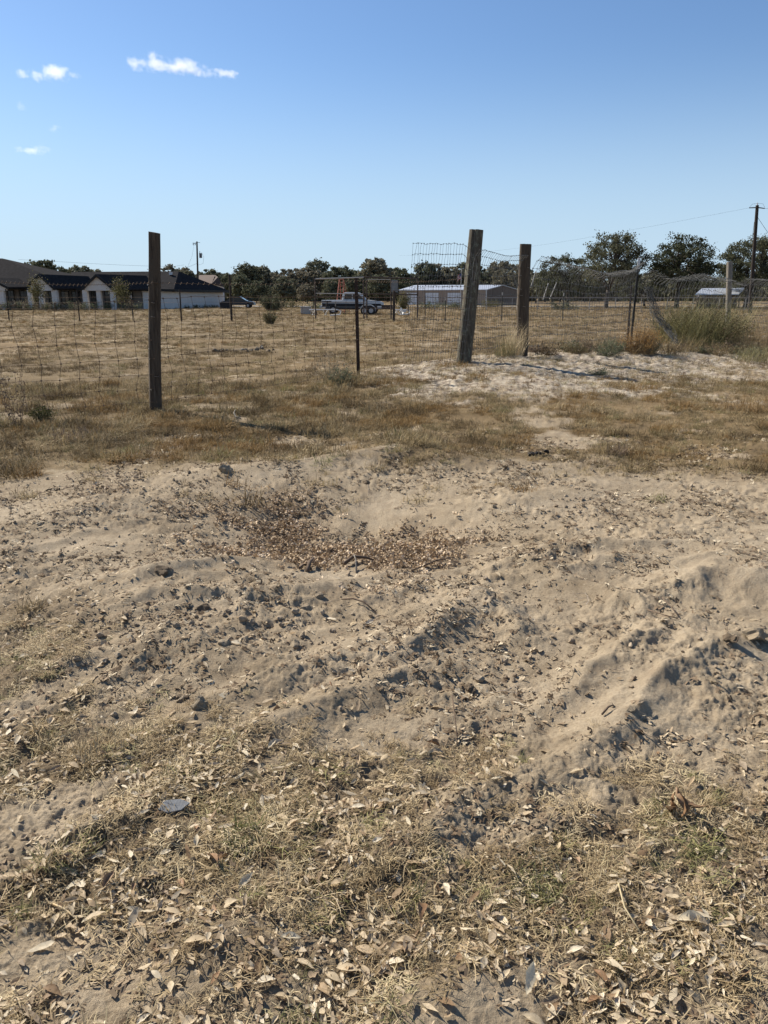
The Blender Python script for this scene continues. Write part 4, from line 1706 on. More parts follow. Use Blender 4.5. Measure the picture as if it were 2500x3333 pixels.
young_tree('slender young green tree in front of the left porch gable', 122, 910, 89, 71, 1.6)
young_tree('slender young green tree beside the right porch gable', 392, 914, 89, 72, 1.6)

# second house further back
h2 = thing('far_house', 'far white house with a brown roof behind the long house', 'house', gz(690, 975, 165, 0))
O2 = Vector(h2.location)
mb = MB()
mb.slab([at(628, 930, 165) - O2, at(690, 922, 160) - O2, at(700, 895, 165) - O2, at(650, 895, 172) - O2], (0, 0, -.15))
mb.slab([at(690, 922, 160) - O2, at(728, 932, 160) - O2, at(709, 902, 161) - O2, at(700, 895, 168) - O2], (0, 0, -.15))
mb.build('roof', mat_plain('brown_shingle', (.085, .058, .045), .9, 0, .2, 2, .2), h2)
mb = MB()
a, b_, c_ = at(684, 932, 161) - O2, at(728, 936, 161) - O2, at(708, 905, 161.2) - O2
mb.slab([Vector((a.x, a.y, 0)), Vector((b_.x, b_.y, 0)), b_, c_, a], (0, .4, 0))
mb.slab([Vector((a.x, a.y, 0)), a, at(632, 936, 166) - O2, (at(632, 936, 166) - O2) * Vector((1, 1, 0)).x if False else Vector(((at(632, 936, 166) - O2).x, (at(632, 936, 166) - O2).y, 0))], (0, .4, 0))
mb.build('wall', M_STUCCO, h2)

# ------------------------------------------------------------------ the metal barn
M_TIN = mat_plain('pale_tin_roof', (.50, .52, .55), .45, .5, .08, 1, 0)
M_TAN = mat_plain('tan_sheet_metal', (.33, .26, .20), .6, .1, .08, 1, 0)
M_BRN = mat_plain('brown_sheet_metal', (.16, .115, .085), .65, .1, .1, 1, 0)
M_DOORW = mat_plain('white_roller_door', (.66, .68, .70), .5, .1, .06, 1, 0)
barn = thing('metal_barn', 'long tan metal barn with pale tin roof and white roller doors behind the leaning post', 'barn', gz(1440, 990, 150, 0))
BO = Vector(barn.location)


def bp(u, v, D):
    return at(u, v, D) - BO


mb = MB()
mb.slab([bp(1296, 944, 150), bp(1584, 942, 141), bp(1638, 927, 146), bp(1350, 928, 155)], (0, 0, -.12))
mb.build('roof', M_TIN, barn)
mb = MB()
mb.slab([bp(1638, 927, 146), bp(1692, 943, 152), bp(1400, 943, 161), bp(1350, 928, 155)], (0, 0, -.12))
mb.build('roof', M_TIN, barn)
a, b_ = bp(1300, 945, 150.2), bp(1583, 943.5, 141.2)
mb = MB()
mb.slab([Vector((a.x, a.y, -.2)), Vector((b_.x, b_.y, -.2)), b_, a], (.05, .15, 0))
mb.build('front_wall', M_TAN, barn)
c_, d_ = bp(1637, 929, 146.4), bp(1688, 945, 152)
mb = MB()
mb.slab([Vector((b_.x, b_.y, -.2)), Vector((d_.x, d_.y, -.2)), d_, c_, b_], (-.1, .15, 0))
mb.build('gable_wall', M_BRN, barn)
for (u0, u1) in ((1318, 1358), (1375, 1428), (1447, 1500)):
    t0, t1 = (u0 - 1300) / 283, (u1 - 1300) / 283
    Da, Db = 150.2 + (141.2 - 150.2) * t0, 150.2 + (141.2 - 150.2) * t1
    fr = MB()
    pa, pb = bp(u0, 953, Da - .14), bp(u1, 952, Db - .14)
    fr.slab([Vector((pa.x - .15, pa.y, 0)), Vector((pb.x + .15, pb.y, 0)), Vector((pb.x + .15, pb.y, pb.z + .12)), Vector((pa.x - .15, pa.y, pa.z + .12))], (0, .08, 0))
    f = fr.build('roller_door', M_TAN, barn)
    for i in range(5):
        mb = MB()
        z0 = pa.z * i / 5 + .02
        z1 = pa.z * (i + 1) / 5 - .02
        mb.slab([Vector((pa.x, pa.y - .05, z0)), Vector((pb.x, pb.y - .05, z0)), Vector((pb.x, pb.y - .05, z1)), Vector((pa.x, pa.y - .05, z1))], (0, .04, 0))
        mb.build('door_panel', M_DOORW, f)
mb = MB()
mb.box((b_.x, b_.y - .05, b_.z / 2), (.22, .1, b_.z))
mb.build('corner_trim', M_WHITEM, barn)

shed = thing('low_shed', 'low shed with a pale tin roof under the oaks at right', 'shed', gz(2340, 985, 112, 0))
SO = Vector(shed.location)
mb = MB()
mb.slab([at(2262, 958, 108) - SO, at(2405, 957, 108) - SO, at(2425, 937, 114) - SO, at(2285, 938, 114) - SO], (0, 0, -.1))
mb.build('roof', M_TIN, shed)
mb = MB()
a, b_ = at(2268, 960, 109) - SO, at(2402, 959, 109) - SO
mb.slab([Vector((a.x, a.y, 0)), Vector((b_.x, b_.y, 0)), b_, a], (0, .2, 0))
mb.build('wall', M_BRN, shed)
for j in range(6):
    mb = MB()
    x = a.x + (b_.x - a.x) * j / 5
    mb.box((x, a.y - .6, a.z / 2), (.15, .15, a.z))
    mb.build('shed_post', M_BRN, shed)

# flag on a pole by the barn
fl = thing('flagpole', 'small flag on a pole seen against the trees just left of the leaning post', 'flag', gz(1499, 990, 138, 0))
mb = MB()
mb.tube([(0, 0, 0), (0, 0, zat(1499, 874, 138))], [.05, .03], 6)
mb.build('pole', M_WHITEM, fl)
M_RED = mat_plain('flag_red', (.45, .06, .06), .8, 0, .05, 5, 0)
M_BLUE = mat_plain('flag_blue', (.04, .06, .20), .8, 0, .05, 5, 0)
zt = zat(1499, 890, 138)
for i in range(7):
    mb = MB()
    z1 = zt - i * .13
    mb.slab([Vector((-.03 - .0, 0, z1)), Vector((-.45, .06, z1 - .18)), Vector((-.62, .0, z1 - .5)), Vector((-.62, 0, z1 - .62)), Vector((-.45, .06, z1 - .30)), Vector((-.03, 0, z1 - .12))], (0, .02, 0))
    mb.build('flag_stripe', M_RED if i % 2 == 0 else M_WHITEM, fl)
mb = MB()
mb.slab([Vector((-.04, -.03, zt)), Vector((-.32, -.03, zt - .15)), Vector((-.32, -.03, zt - .6)), Vector((-.04, -.03, zt - .45))], (0, .02, 0))
mb.build('flag_canton', M_BLUE, fl)

# ------------------------------------------------------------------ utility poles
M_XF = mat_plain('transformer_grey', (.12, .125, .13), .5, .5, .1, 3, 0)
M_CABLE = mat_plain('cable', (.04, .04, .045), .6, .3, .1, 3, 0)
up = thing('utility_pole', 'far utility pole with a transformer behind the long house', 'utility pole', gz(646, 990, 128, 0))
z1 = zat(641, 786, 128)
mb = MB()
xo = at(641, 786, 128).x - up.location.x
mb.tube([(0, 0, 0), (xo, 0, z1)], [.17, .12], 8)
mb.build('pole', M_POLE, up)
mb = MB()
mb.tube([(xo + .45, 0, z1 - 2.45), (xo + .45, 0, z1 - 1.75)], .22, 10)
mb.tube([(xo + .35, 0, z1 - 1.75), (xo + .35, 0, z1 - 1.45)], .05, 6)
mb.build('transformer', M_XF, up)
mb = MB()
mb.tube([(xo - .6, 0, z1 - .32), (xo + .05, 0, z1 - .2)], .035, 5)
mb.tube([(xo, 0, z1 - .12), (xo + .5, 0, z1 - .18)], .03, 5)
mb.build('bracket', M_XF, up)
for dx in (-.6, -.3):
    mb = MB()
    mb.tube([(xo + dx, 0, z1 - .55), (xo + dx, 0, z1 - .15)], [.07, .05], 6)
    mb.build('insulator', M_XF, up)
mb = MB()
mb.tube([(xo - .5, 0, z1 - .5), (xo - .9, 0, z1 - 2.2), (xo - 2.0, 0, z1 - 4.4)], .012, 4)
mb.tube([(xo, 0, z1 - 3.2), (xo - 1.6, 0, z1 - 3.8), (xo - 3.2, 0, z1 - 4.6)], .018, 4)
mb.tube([(xo + .6, 0, z1 - 1.6), (xo + .95, 0, z1 - 2.3), (xo + .75, 0, z1 - 3.3), (xo, 0, z1 - 3.5)], .018, 4)
mb.build('drop_wire', M_CABLE, up)
rp = thing('utility_pole', 'tall dark utility pole leaning slightly at the right edge', 'utility pole', gz(2442, 1010, 74, 0))
tp = at(2465, 668, 74)
xo = tp.x - rp.location.x
z1 = tp.z
mb = MB()
mb.tube([(0, 0, -.3), (xo, 0, z1)], [.19, .135], 10)
mb.build('pole', M_POLE, rp)
mb = MB()
mb.tube([(xo, 0, z1), (xo - .01, 0, z1 + .22)], [.06, .04], 6)
mb.build('pin_insulator', M_WHITEM, rp)
for s in (-1, 1):
    mb = MB()
    mb.tube([(xo + s * .15, 0, z1 - .2), (xo + s * .7, 0, z1 - .22 - .05 * (s > 0))], [.05, .04], 6)
    mb.build('strain_insulator', M_XF, rp)
mb = MB()
mb.tube([(xo - .7, 0, z1 - .22), (xo - .45, 0, z1 + .1), (xo, 0, z1 + .15), (xo + .5, 0, z1 + .12), (xo + .7, 0, z1 - .2)], .012, 4)
mb.build('jumper_wire', M_CABLE, rp)
ln = thing('power_line', 'faint power line running left from the tall utility pole', 'power line', (rp.location.x + xo, 74, z1))
mb = MB()
e = at(1300, 832, 170) - Vector(ln.location)
pts = []
for i in range(41):
    t = i / 40
    p = Vector((-.7, 0, -.22)).lerp(e, t)
    p.z -= 2.4 * math.sin(math.pi * t) * .5
    pts.append(p)
mb.tube(pts, .007, 3)
mb.build('cable', M_CABLE, ln)
ln2 = thing('power_line', 'guy cable dropping right from the tall utility pole out of the picture', 'power line', (rp.location.x + xo, 74, z1))
mb = MB()
mb.tube([(.7, 0, -.27), (3.5, -1, -.4), (8, -3, -.3)], .012, 3)
mb.tube([(.1, 0, -.95), (2.0, 0, -3.2), (5, 0, -7)], .02, 3)
mb.build('cable', M_CABLE, ln2)
ln3 = thing('power_line', 'faint power line sloping over the roofs of the long house', 'power line', (at(400, 860, 140)))
mb = MB()
o_ = Vector(ln3.location)
pts = [at(u, v, D) - o_ for u, v, D in ((60, 845, 125), (150, 849, 132), (280, 857, 136), (420, 864, 138), (560, 868, 133), (600, 862, 130))]
mb.tube(pts, .015, 3)
mb.build('cable', M_CABLE, ln3)
an = thing('radio_mast', 'thin mast showing above the oak near the tall utility pole', 'mast', gz(2424, 980, 150, 0))
mb = MB()
mb.tube([(0, 0, 0), (0, 0, zat(2424, 722, 150))], [.08, .03], 5)
mb.build('mast_pole', M_XF, an)

# ------------------------------------------------------------------ second fence line and pens
FARP = [(588, 942, 50, .10, 'wood'), (752, 893, 52, .15, 'wood'), (1092, 985, 49, .05, 'steel'), (1282, 946, 50, .17, 'wood'), (1450, 966, 50, .05, 'steel'), (1634, 950, 51, .05, 'steel'), (1833, 952, 50, .05, 'steel'),
        (1384, 952, 62, .06, 'steel'), (1330, 985, 62, .05, 'steel'), (1540, 975, 63, .05, 'steel'), (1700, 975, 60, .06, 'steel'), (2270, 955, 52, .06, 'steel'), (255, 945, 50, .08, 'wood'), (25, 940, 50, .08, 'wood'), (430, 960, 51, .05, 'steel')]
WORDS = ['short dark wooden post in front of the house end', 'tall dark wooden post right of the house corner', 'thin steel post before the white truck left of the rusty post', 'stout dark wooden post at the right end of the trailer',
         'thin steel post before the middle roller door', 'thin steel post with pale tip before the barn gable', 'thin steel post seen through the mesh right of the cracked post']
for i, (u, v, D, w, kd) in enumerate(FARP):
    x = at(u, 1000, D).x
    h = zat(u, v, D)
    g = H1(x, D)
    if i < 7:
        o = thing('far_fence_post', WORDS[i] + ' in the field', 'fence post', (x, D, g))
    else:
        o = thing('far_fence_post', 'plain thin post on the fence lines at the far side of the field', 'fence post', (x, D, g), 0, 'posts across the field')
    mb = MB()
    if kd == 'wood':
        mb.tube([(0, 0, -.1), (.01, 0, h - g)], [w / 2, w / 2 * .9], 8)
        mb.build('post_body', M_POLE, o)
    else:
        mb.box((0, 0, (h - g) / 2), (w, .03, h - g))
        mb.build('post_body', M_TPOST, o)
        mb = MB()
        mb.box((0, -.005, h - g - .12), (w * 1.1, .045, .2))
        mb.build('post_tip', M_PIPEG, o)
fw = thing('far_wire_fence', 'thin wire strands of the far fence across the field', 'wire fence', (0, 50, 0))
for z in (.35, .75, 1.15, 1.45):
    mb = MB()
    pts = [(x, .3 * math.sin(x * .3), z + .02 * math.sin(x)) for x in np.linspace(-32, 32, 60)]
    mb.tube(pts, .006, 3)
    mb.build('line_wire', M_WIRE, fw)

# white pipe fence at the far side
pf = thing('pipe_rail_fence', 'pale pipe rail fence along the far side of the field at right', 'fence', (40, 92, 0))
for (za, ra) in ((1.36, .045), (.75, .035)):
    mb = MB()
    mb.tube([(-34, 2, za), (45, 0, za)], ra, 5)
    mb.build('rail', M_PIPEG, pf)
for i in range(27):
    mb = MB()
    mb.tube([(-34 + i * 3, 2 - i * .075, 0), (-34 + i * 3, 2 - i * .075, 1.36)], .045, 5)
    mb.build('upright', M_PIPEG, pf)

# pipe frame of the cattle pen
pen = thing('cattle_pen_panel', 'tall rusty pipe gate frame standing in front of the white truck', 'pipe frame', (at(1190, 1000, 56).x, 56, 0))
PO = Vector(pen.location)


def pipe(u0, v0, u1, v1, D, r_, mat, name='pipe'):
    mb = MB()
    mb.tube([at(u0, v0, D) - PO, at(u1, v1, D) - PO], r_, 6)
    mb.build(name, mat, pen)


pipe(1026, 908, 1184, 903, 56, .05, M_PIPEG, 'top_rail')
pipe(1184, 902, 1360, 907, 56, .05, M_PIPE, 'top_rail')
pipe(1196, 910, 1275, 910, 56.4, .03, M_PIPEG, 'top_rail')
pipe(1026, 955, 1184, 957, 56, .035, M_PIPEG, 'middle_rail')
pipe(1184, 957, 1360, 959, 56, .045, M_PIPE, 'middle_rail')
for v in (968, 979, 1000):
    pipe(1184, v, 1275, v + 1, 56.2, .02, M_PIPE, 'lower_rail')
for v in (965, 985):
    pipe(1026, v, 1184, v, 56.2, .02, M_PIPE, 'lower_rail')
for u in (1027, 1184, 1194, 1273, 1359):
    x = at(u, 1000, 56).x - PO.x
    mb = MB()
    mb.tube([(x, 0, 0), (x, 0, zat(u, 905, 56))], .05, 6)
    mb.build('upright', M_PIPE, pen)
bd = thing('sheet_panel', 'grey weathered sheet hung on the pipe frame above the wooden post', 'panel', at(1285, 930, 55.8))
mb = MB()
mb.slab([(-.25, 0, -.42), (.22, 0, -.45), (.24, 0, .38), (-.23, 0, .40)], (0, .04, 0))
mb.build('sheet', mat_plain('grey_sheet', (.20, .20, .19), .8, 0, .3, 6, 0), bd)
mb = MB()
mb.box((.25, .02, -.05), (.05, .08, .85))
mb.build('sheet_edge', M_TPOST, bd)

# ------------------------------------------------------------------ truck, trailer, ladder and the rest of the yard
M_TRUCK = mat_plain('truck_white_paint', (.56, .56, .55), .3, .1, .05, 2, 0, .5)
M_TYRE = mat_plain('tyre_rubber', (.02, .02, .02), .9, 0, .2, 5, 0)
M_RIM = mat_plain('grey_rim', (.35, .35, .36), .4, .6, .1, 5, 0)
M_DARK = mat_plain('black_trim', (.018, .018, .02), .6, 0, .2, 5, 0)
tr = thing('pickup_truck', 'white pickup truck parked side on behind the pipe frame', 'pickup truck', (at(1150, 1000, 72).x, 72, 0))
TW = 1.9
prof = [(-2.75, .55), (-2.8, 1.18), (-.95, 1.2), (.95, 1.22), (2.35, 1.12), (2.72, .98), (2.78, .5), (2.3, .45), (-2.4, .45)]


def extr(name, pr, y0, y1, mat, parent):
    mb = MB()
    mb.slab([(x, y0, z) for x, z in pr], (0, y1 - y0, 0))
    return mb.build(name, mat, parent)


body = extr('body', prof, -TW / 2, TW / 2, M_TRUCK, tr)
bv = body.modifiers.new('b', 'BEVEL')
bv.width = .06
bv.segments = 2
cab = extr('cab', [(-1.0, 1.2), (-.85, 1.78), (-.6, 1.86), (.45, 1.86), (.7, 1.78), (1.25, 1.22)], -TW / 2 + .12, TW / 2 - .12, M_TRUCK, tr)
bv = cab.modifiers.new('b', 'BEVEL')
bv.width = .06
bv.segments = 2
extr('window', [(-.78, 1.28), (-.68, 1.70), (-.08, 1.74), (-.08, 1.28)], -TW / 2 + .105, -TW / 2 + .13, M_GLASS, tr)
extr('window', [(0, 1.28), (0, 1.74), (.48, 1.72), (.98, 1.28)], -TW / 2 + .105, -TW / 2 + .13, M_GLASS, tr)
extr('side_stripe', [(-2.74, .62), (-2.74, .92), (2.5, .88), (2.5, .60)], -TW / 2 - .012, -TW / 2 + .02, M_DARK, tr)
extr('rocker_panel', [(-2.4, .38), (-2.4, .60), (2.3, .58), (2.3, .38)], -TW / 2 - .008, -TW / 2 + .04, M_DARK, tr)
extr('bumper', [(-2.95, .5), (-2.95, .72), (-2.74, .72), (-2.74, .5)], -.9, .9, M_RIM, tr)
extr('bumper', [(2.74, .42), (2.74, .66), (2.92, .66), (2.92, .42)], -.9, .9, M_RIM, tr)
for x in (-1.75, 1.85):
    for y in (-TW / 2 + .08, TW / 2 - .08):
        mb = MB()
        mb.tube([(x, y - .12, .36), (x, y + .12, .36)], .37, 18)
        w = mb.build('wheel', M_TYRE, tr)
        mb = MB()
        s = -1 if y < 0 else 1
        mb.tube([(x, y + s * .10, .36), (x, y + s * .135, .36)], .2, 12)
        mb.build('rim', M_RIM, w)
tl = thing('flatbed_trailer', 'low dark flatbed trailer with two wheels under a pale fender right of the truck', 'trailer', (at(1215, 1000, 68).x, 68, 0))


def tu(u):
    return at(u, 1000, 68).x - tl.location.x


mb = MB()
mb.box(((tu(1165) + tu(1278)) / 2, .9, .52), (tu(1278) - tu(1165), 1.8, .16))
mb.build('deck', M_DARK, tl)
mb = MB()
mb.box(((tu(1240) + tu(1278)) / 2, -.02, .66), (tu(1278) - tu(1240), .06, .3))
mb.build('side_rail', M_PIPE, tl)
for u in (1186, 1208):
    mb = MB()
    mb.tube([(tu(u), -.12, .34), (tu(u), .10, .34)], .33, 18)
    w = mb.build('wheel', M_TYRE, tl)
    mb = MB()
    mb.tube([(tu(u), -.15, .34), (tu(u), -.11, .34)], .19, 12)
    mb.build('rim', M_RIM, w)
mb = MB()
pts = [(tu(1172), .40), (tu(1178), .66), (tu(1186), .78), (tu(1208), .78), (tu(1217), .66), (tu(1223), .46)]
for i in range(5):
    a, b_ = pts[i], pts[i + 1]
    mb.slab([(a[0], -.2, a[1]), (b_[0], -.2, b_[1]), (b_[0], -.2, b_[1] + .06), (a[0], -.2, a[1] + .06)], (0, .32, 0))
mb.build('fender', M_WHITEM, tl)
mb = MB()
mb.box((tu(1235), -.05, .62), (.36, .05, .2))
mb.build('tail_plate', M_WHITEM, tl)

ld = thing('stepladder', 'orange stepladder standing behind the cab of the white truck', 'ladder', (at(1112, 1000, 75).x, 75, 0))
M_OR = mat_plain('orange_fibreglass', (.42, .15, .10), .5, 0, .1, 5, 0)
zt = zat(1110, 908, 75)
for s in (-1, 1):
    mb = MB()
    mb.tube([(s * .42 - .12, -.45, 0), (s * .17, 0, zt)], .045, 5)
    mb.build('side_rail', M_OR, ld)
    mb = MB()
    mb.tube([(s * .42 + .35, .55, 0), (s * .17 + .05, .08, zt)], .03, 5)
    mb.build('rear_rail', M_OR, ld)
for i in range(9):
    t = (i + .6) / 9.6
    mb = MB()
    w_ = .42 + (.17 - .42) * t
    mb.box((-.12 * (1 - t), -.45 * (1 - t), zt * t), (2 * w_, .1, .05))
    mb.build('step', M_OR, ld)
mb = MB()
mb.box((0, .03, zt), (.45, .25, .07))
mb.build('top_cap', M_OR, ld)

# white tube frames lying on the grass
def frame_on_ground(label, u0, u1, v, D, seed, name='tube_frame'):
    k = thing(name, label, 'metal frame', (at((u0 + u1) / 2, 1000, D).x, D, 0))
    x0, x1 = at(u0, 1000, D).x - k.location.x, at(u1, 1000, D).x - k.location.x
    zt = max(.25, zat(u0, v, D))
    mb = MB()
    mb.tube([(x0, 0, zt), (x1 - .3, 0, zt), (x1, .1, zt - .12), (x1 - .1, .1, .1), (x1 - .9, .1, .03)], .05, 6)
    mb.build('upper_tube', M_WHITEM, k)
    for i, t in enumerate((.05, .2, .42, .6)):
        mb = MB()
        x = x0 + (x1 - x0) * t
        mb.tube([(x, 0, zt), (x + .3 * (-1) ** i, .3, .04)], .04, 6)
        mb.build('brace', M_WHITEM, k)
    mb = MB()
    mb.tube([(x0 + .2, .8, zt * .9), (x1 - .6, .8, zt * .9)], .04, 6)
    mb.build('lower_tube', M_PIPE, k)
    return k


frame_on_ground('white tubular frame lying on the grass left of the white truck', 1006, 1110, 1008, 64, 1)
frame_on_ground('short white tubular frame on the grass right of the flatbed trailer', 1285, 1335, 1009, 66, 2)
sp = thing('white_scrap', 'white scrap of plastic caught beside the wooden post right of the trailer', 'scrap', (at(1310, 1000, 65).x, 65, 0))
mb = MB()
for i in range(5):
    a = i * 1.3
    mb.box((.25 * math.cos(a) * .6, .1 * i, .35 + .12 * math.sin(a * 2)), (.3, .03, .16), Euler((.3 * i, .5 * i, .2)).to_matrix())
mb.build('crumpled_sheet', M_WHITEM, sp)
# sawhorse / dark stand
st = thing('steel_stand', 'dark angular steel stand left of the truck bed', 'stand', (at(1040, 1000, 66).x, 66, 0))
for (x0, x1) in ((-.7, -.45), (-.2, -.45), (.4, .65), (.9, .65)):
    mb = MB()
    mb.tube([(x0, 0, 0), (x1, 0, 1.15)], .035, 5)
    mb.build('leg', M_TPOST, st)
mb = MB()
mb.tube([(-.8, 0, 1.15), (1.0, 0, 1.12)], .05, 5)
mb.build('beam', M_TPOST, st)
# stepped blocks
for i, (u, v, w_, lab) in enumerate(((995, 1000, .85, 'pale grey concrete block standing left of the white tubular frame'), (735, 986, 1.3, 'dark square bin beside the right corner of the long house'))):
    D = 70 if i == 0 else 100
    k = thing(['concrete_block', 'dark_bin'][i], lab, ['block', 'bin'][i], (at(u, 1000, D).x, D, 0))
    h = zat(u, v, D)
    mb = MB()
    mb.box((0, 0, h / 2), (w_, w_ * .7, h))
    o = mb.build('block_body', M_PIPEG if i == 0 else M_DARK, k)
    bv = o.modifiers.new('b', 'BEVEL')
    bv.width = .03
    mb = MB()
    mb.box((0, 0, h + .03), (w_ * 1.04, w_ * .74, .06))
    mb.build('block_top' if i == 0 else 'lid', M_PIPEG if i == 0 else M_DARK, k)

car = thing('parked_car', 'dark car parked beyond the right end of the long house', 'car', (at(778, 1000, 108).x, 108, 0))
M_CAR = mat_plain('dark_blue_paint', (.02, .022, .03), .3, .2, .1, 2, 0, .5)
extr('body', [(-2.2, .4), (-2.2, .85), (-1.4, .98), (1.3, .92), (2.1, .78), (2.2, .4)], -.85, .85, M_CAR, car)
extr('cabin', [(-1.5, .97), (-.9, 1.42), (.35, 1.44), (1.2, .93)], -.75, .75, M_GLASS, car)
extr('roof', [(-.95, 1.42), (-.8, 1.5), (.25, 1.5), (.4, 1.43)], -.72, .72, M_CAR, car)
for x in (-1.35, 1.35):
    for y in (-.8, .8):
        mb = MB()
        mb.tube([(x, y - .1, .32), (x, y + .1, .32)], .32, 14)
        w = mb.build('wheel', M_TYRE, car)
        mb = MB()
        mb.tube([(x, y * 1.13, .32), (x, y * 1.15, .32)], .17, 10)
        mb.build('rim', M_RIM, w)

# road beyond the field
mb = MB()
mb.poly([(-70, 118, .09), (140, 118, .09), (140, 123, .09), (-70, 123, .09)])
tag(mb.build('gravel_road', mat_plain('pale_gravel', (.36, .34, .31), .95, 0, .15, 1, .2)), kind='structure')

# dead tree with bare limbs near the barn gable, and the dead stubs
dt = thing('dead_tree', 'pale leafless dead tree between the barn and the cracked post', 'tree', (at(1688, 1000, 95).x, 95, 0))
mb = MB()
zt = zat(1690, 925, 95)
mb.tube([(0, 0, -.1), (.02, 0, zt * .55), (-.1, 0, zt * .85)], [.3, .26, .18], 8)
mb.build('trunk', M_POSTG, dt)
for i, (dx, z0, z1) in enumerate(((-.9, .7, 1.45), (.5, .8, 1.6), (-.3, .85, 1.7), (1.1, .6, 1.1))):
    mb = MB()
    mb.tube([(-.05, 0, zt * z0), (dx * .5, 0, zt * (z0 + z1) / 2), (dx, .1, zt * z1)], [.09, .05, .02], 5)
    mb.build('branch', M_POSTG, dt)
for i, (u0, v0, u1, v1) in enumerate(((1768, 965, 1785, 922), (1790, 962, 1812, 920), (1728, 925, 1745, 882))):
    k = thing('leaning_pole', 'pale leaning pole left among the weeds right of the cracked post', 'pole', at(u0, v0, 70), 0, 'pale leaning poles')
    mb = MB()
    mb.tube([(0, 0, -.3), at(u1, v1, 70) - at(u0, v0, 70)], .045, 6)
    mb.build('pole_body', M_PIPEG, k)

# ------------------------------------------------------------------ single things on the dug ground
def lay(name, me, u, v, s, rz, tilt, label, cat, group=None, mat=None, sink=.0):
    x, y = gp(u, v)
    for _ in range(3):
        x, y = gp(u, v, H1(x, y))
    o = bpy.data.objects.new(name, me)
    COL.objects.link(o)
    o.location = (x, y, H1(x, y) + sink)
    o.scale = (s, s, s)
    o.rotation_euler = (tilt[0], tilt[1], rz)
    return tag(o, label, cat, group)


# the largest leaves of the litter, one object each
kinds = [(leaf_mesh('oak_leaf', M_LEAF, 500 + i, [.35, .6, .9][i % 3], 1, i % 3 == 2), 't') for i in range(9)] + \
        [(leaf_mesh('oak_leaf', M_LEAFP, 520 + i, .5), 'p') for i in range(3)] + [(leaf_mesh('oak_leaf', M_LEAFB, 530 + i, 1.1), 'b') for i in range(3)]
LAB = {'t': ('dry tan oak leaf in the foreground litter', 'tan oak leaves in the litter'),
       'p': ('pale cream oak leaf in the foreground litter', 'pale oak leaves in the litter'),
       'b': ('curled dark brown oak leaf in the foreground litter', 'brown oak leaves in the litter')}
cnt = 0
rl = np.random.RandomState(71)
while cnt < 285:
    t = rl.uniform(-.50, .50)
    y = 1.32 + 1.35 * rl.uniform(0, 1) ** 1.15
    x = t * (y + .42)
    lf, gr, wh = zones([x], [y])
    if rl.uniform() > lf[0] * (.55 + .9 * float(perlin(np.array([x * 3.1]), np.array([y * 3.1]), 9)[0])):
        continue
    me, kd = kinds[rl.choice(15, p=[.075] * 9 + [.07] * 3 + [.115 / 3] * 3)]
    s = rl.uniform(.030, .054) if kd != 'b' else rl.uniform(.030, .05)
    o = bpy.data.objects.new('oak_leaf', me)
    COL.objects.link(o)
    o.location = (x, y, H1(x, y) + .010 + rl.uniform(0, .012))
    o.scale = (s, s, s)
    o.rotation_euler = (rl.normal(0, .24), rl.normal(0, .2), rl.uniform(0, 6.28))
    if rl.uniform() < .3:
        o.rotation_euler[0] += math.pi
    wx = 'left' if t < -.17 else ('right' if t > .17 else 'middle')
    wy = 'bottom' if y < 1.62 else ('nearer' if y < 2.05 else 'farther')
    tag(o, '%s, in the %s %s part' % (LAB[kd][0], wy, wx), 'leaf', '%s, %s %s' % (LAB[kd][1], wy, wx))
    cnt += 1
big = leaf_mesh('oak_leaf', M_LEAFB, 571, .9)
lay('oak_leaf', big, 690, 2815, .085, 2.2, (.5, .3), 'big curled brown leaf standing on edge right of the slate chip', 'leaf', sink=.02)
lay('oak_leaf', leaf_mesh('oak_leaf', M_LEAFP, 572, .3), 1725, 3205, .078, 1.2, (.5, -.2), 'large pale leaf propped up at the edge of the bare sand patch bottom centre', 'leaf', sink=.02)
lay('oak_leaf', leaf_mesh('oak_leaf', M_LEAFP, 573, .3), 135, 3090, .062, .5, (.1, 0), 'cream leaf alone on the bare soil at lower left', 'leaf', sink=.008)
lay('oak_leaf', leaf_mesh('oak_leaf', M_LEAFP, 574, .3), 433, 3010, .06, 1.3, (.3, -.4), 'cream leaf standing upright at lower left', 'leaf', sink=.018)
lay('oak_leaf', leaf_mesh('oak_leaf', M_LEAFP, 575, .8), 800, 2880, .052, .9, (.5, -.3), 'pale pointed leaf above the bare patch left of centre', 'leaf', sink=.015)
lay('oak_leaf', leaf_mesh('oak_leaf', M_LEAFP, 576, 1.0), 2250, 3015, .085, -.15, (.2, 0), 'long cream boat shaped leaf at lower right', 'leaf', sink=.012)
lay('oak_leaf', leaf_mesh('oak_leaf', M_LEAFB, 577, 1.4), 1370, 2995, .065, 1.5, (.3, .1), 'dark brown leaf on edge just left of lower centre', 'leaf', sink=.025)
# brown crumpled husk
k = thing('crumpled_husk', 'ragged rust brown crumpled leaf heap at right in the litter', 'dead leaf', gp(2205, 2670) + (H1(*gp(2205, 2670)),))
for i in range(7):
    o = new_obj('husk_flake', leaf_mesh('husk_flake', M_LEAFB, 590 + i, 1.6), None, k)
    o.scale = (.075,) * 3
    o.location = (.012 * (i - 3), .01 * (i % 3), .02 + .006 * i)
    o.rotation_euler = (i * .9, .7 + i * .4, .9 + i * .25)
# blue grey slate chip
M_SLATE = mat_plain('blue_slate', (.15, .155, .16), .8, 0, .2, 30, .2)
mb = MB()
mb.slab([(-.05, -.015, 0), (-.015, -.032, 0), (.03, -.02, 0), (.055, .012, 0), (.02, .03, 0), (-.03, .026, 0)], (0, 0, .006))
me = mb.mesh('slate_chip')
me.materials.append(M_SLATE)
lay('slate_chip', me, 565, 2637, .85, .1, (.15, .05), 'flat blue grey slate chip lying among the leaves', 'stone', sink=.012)

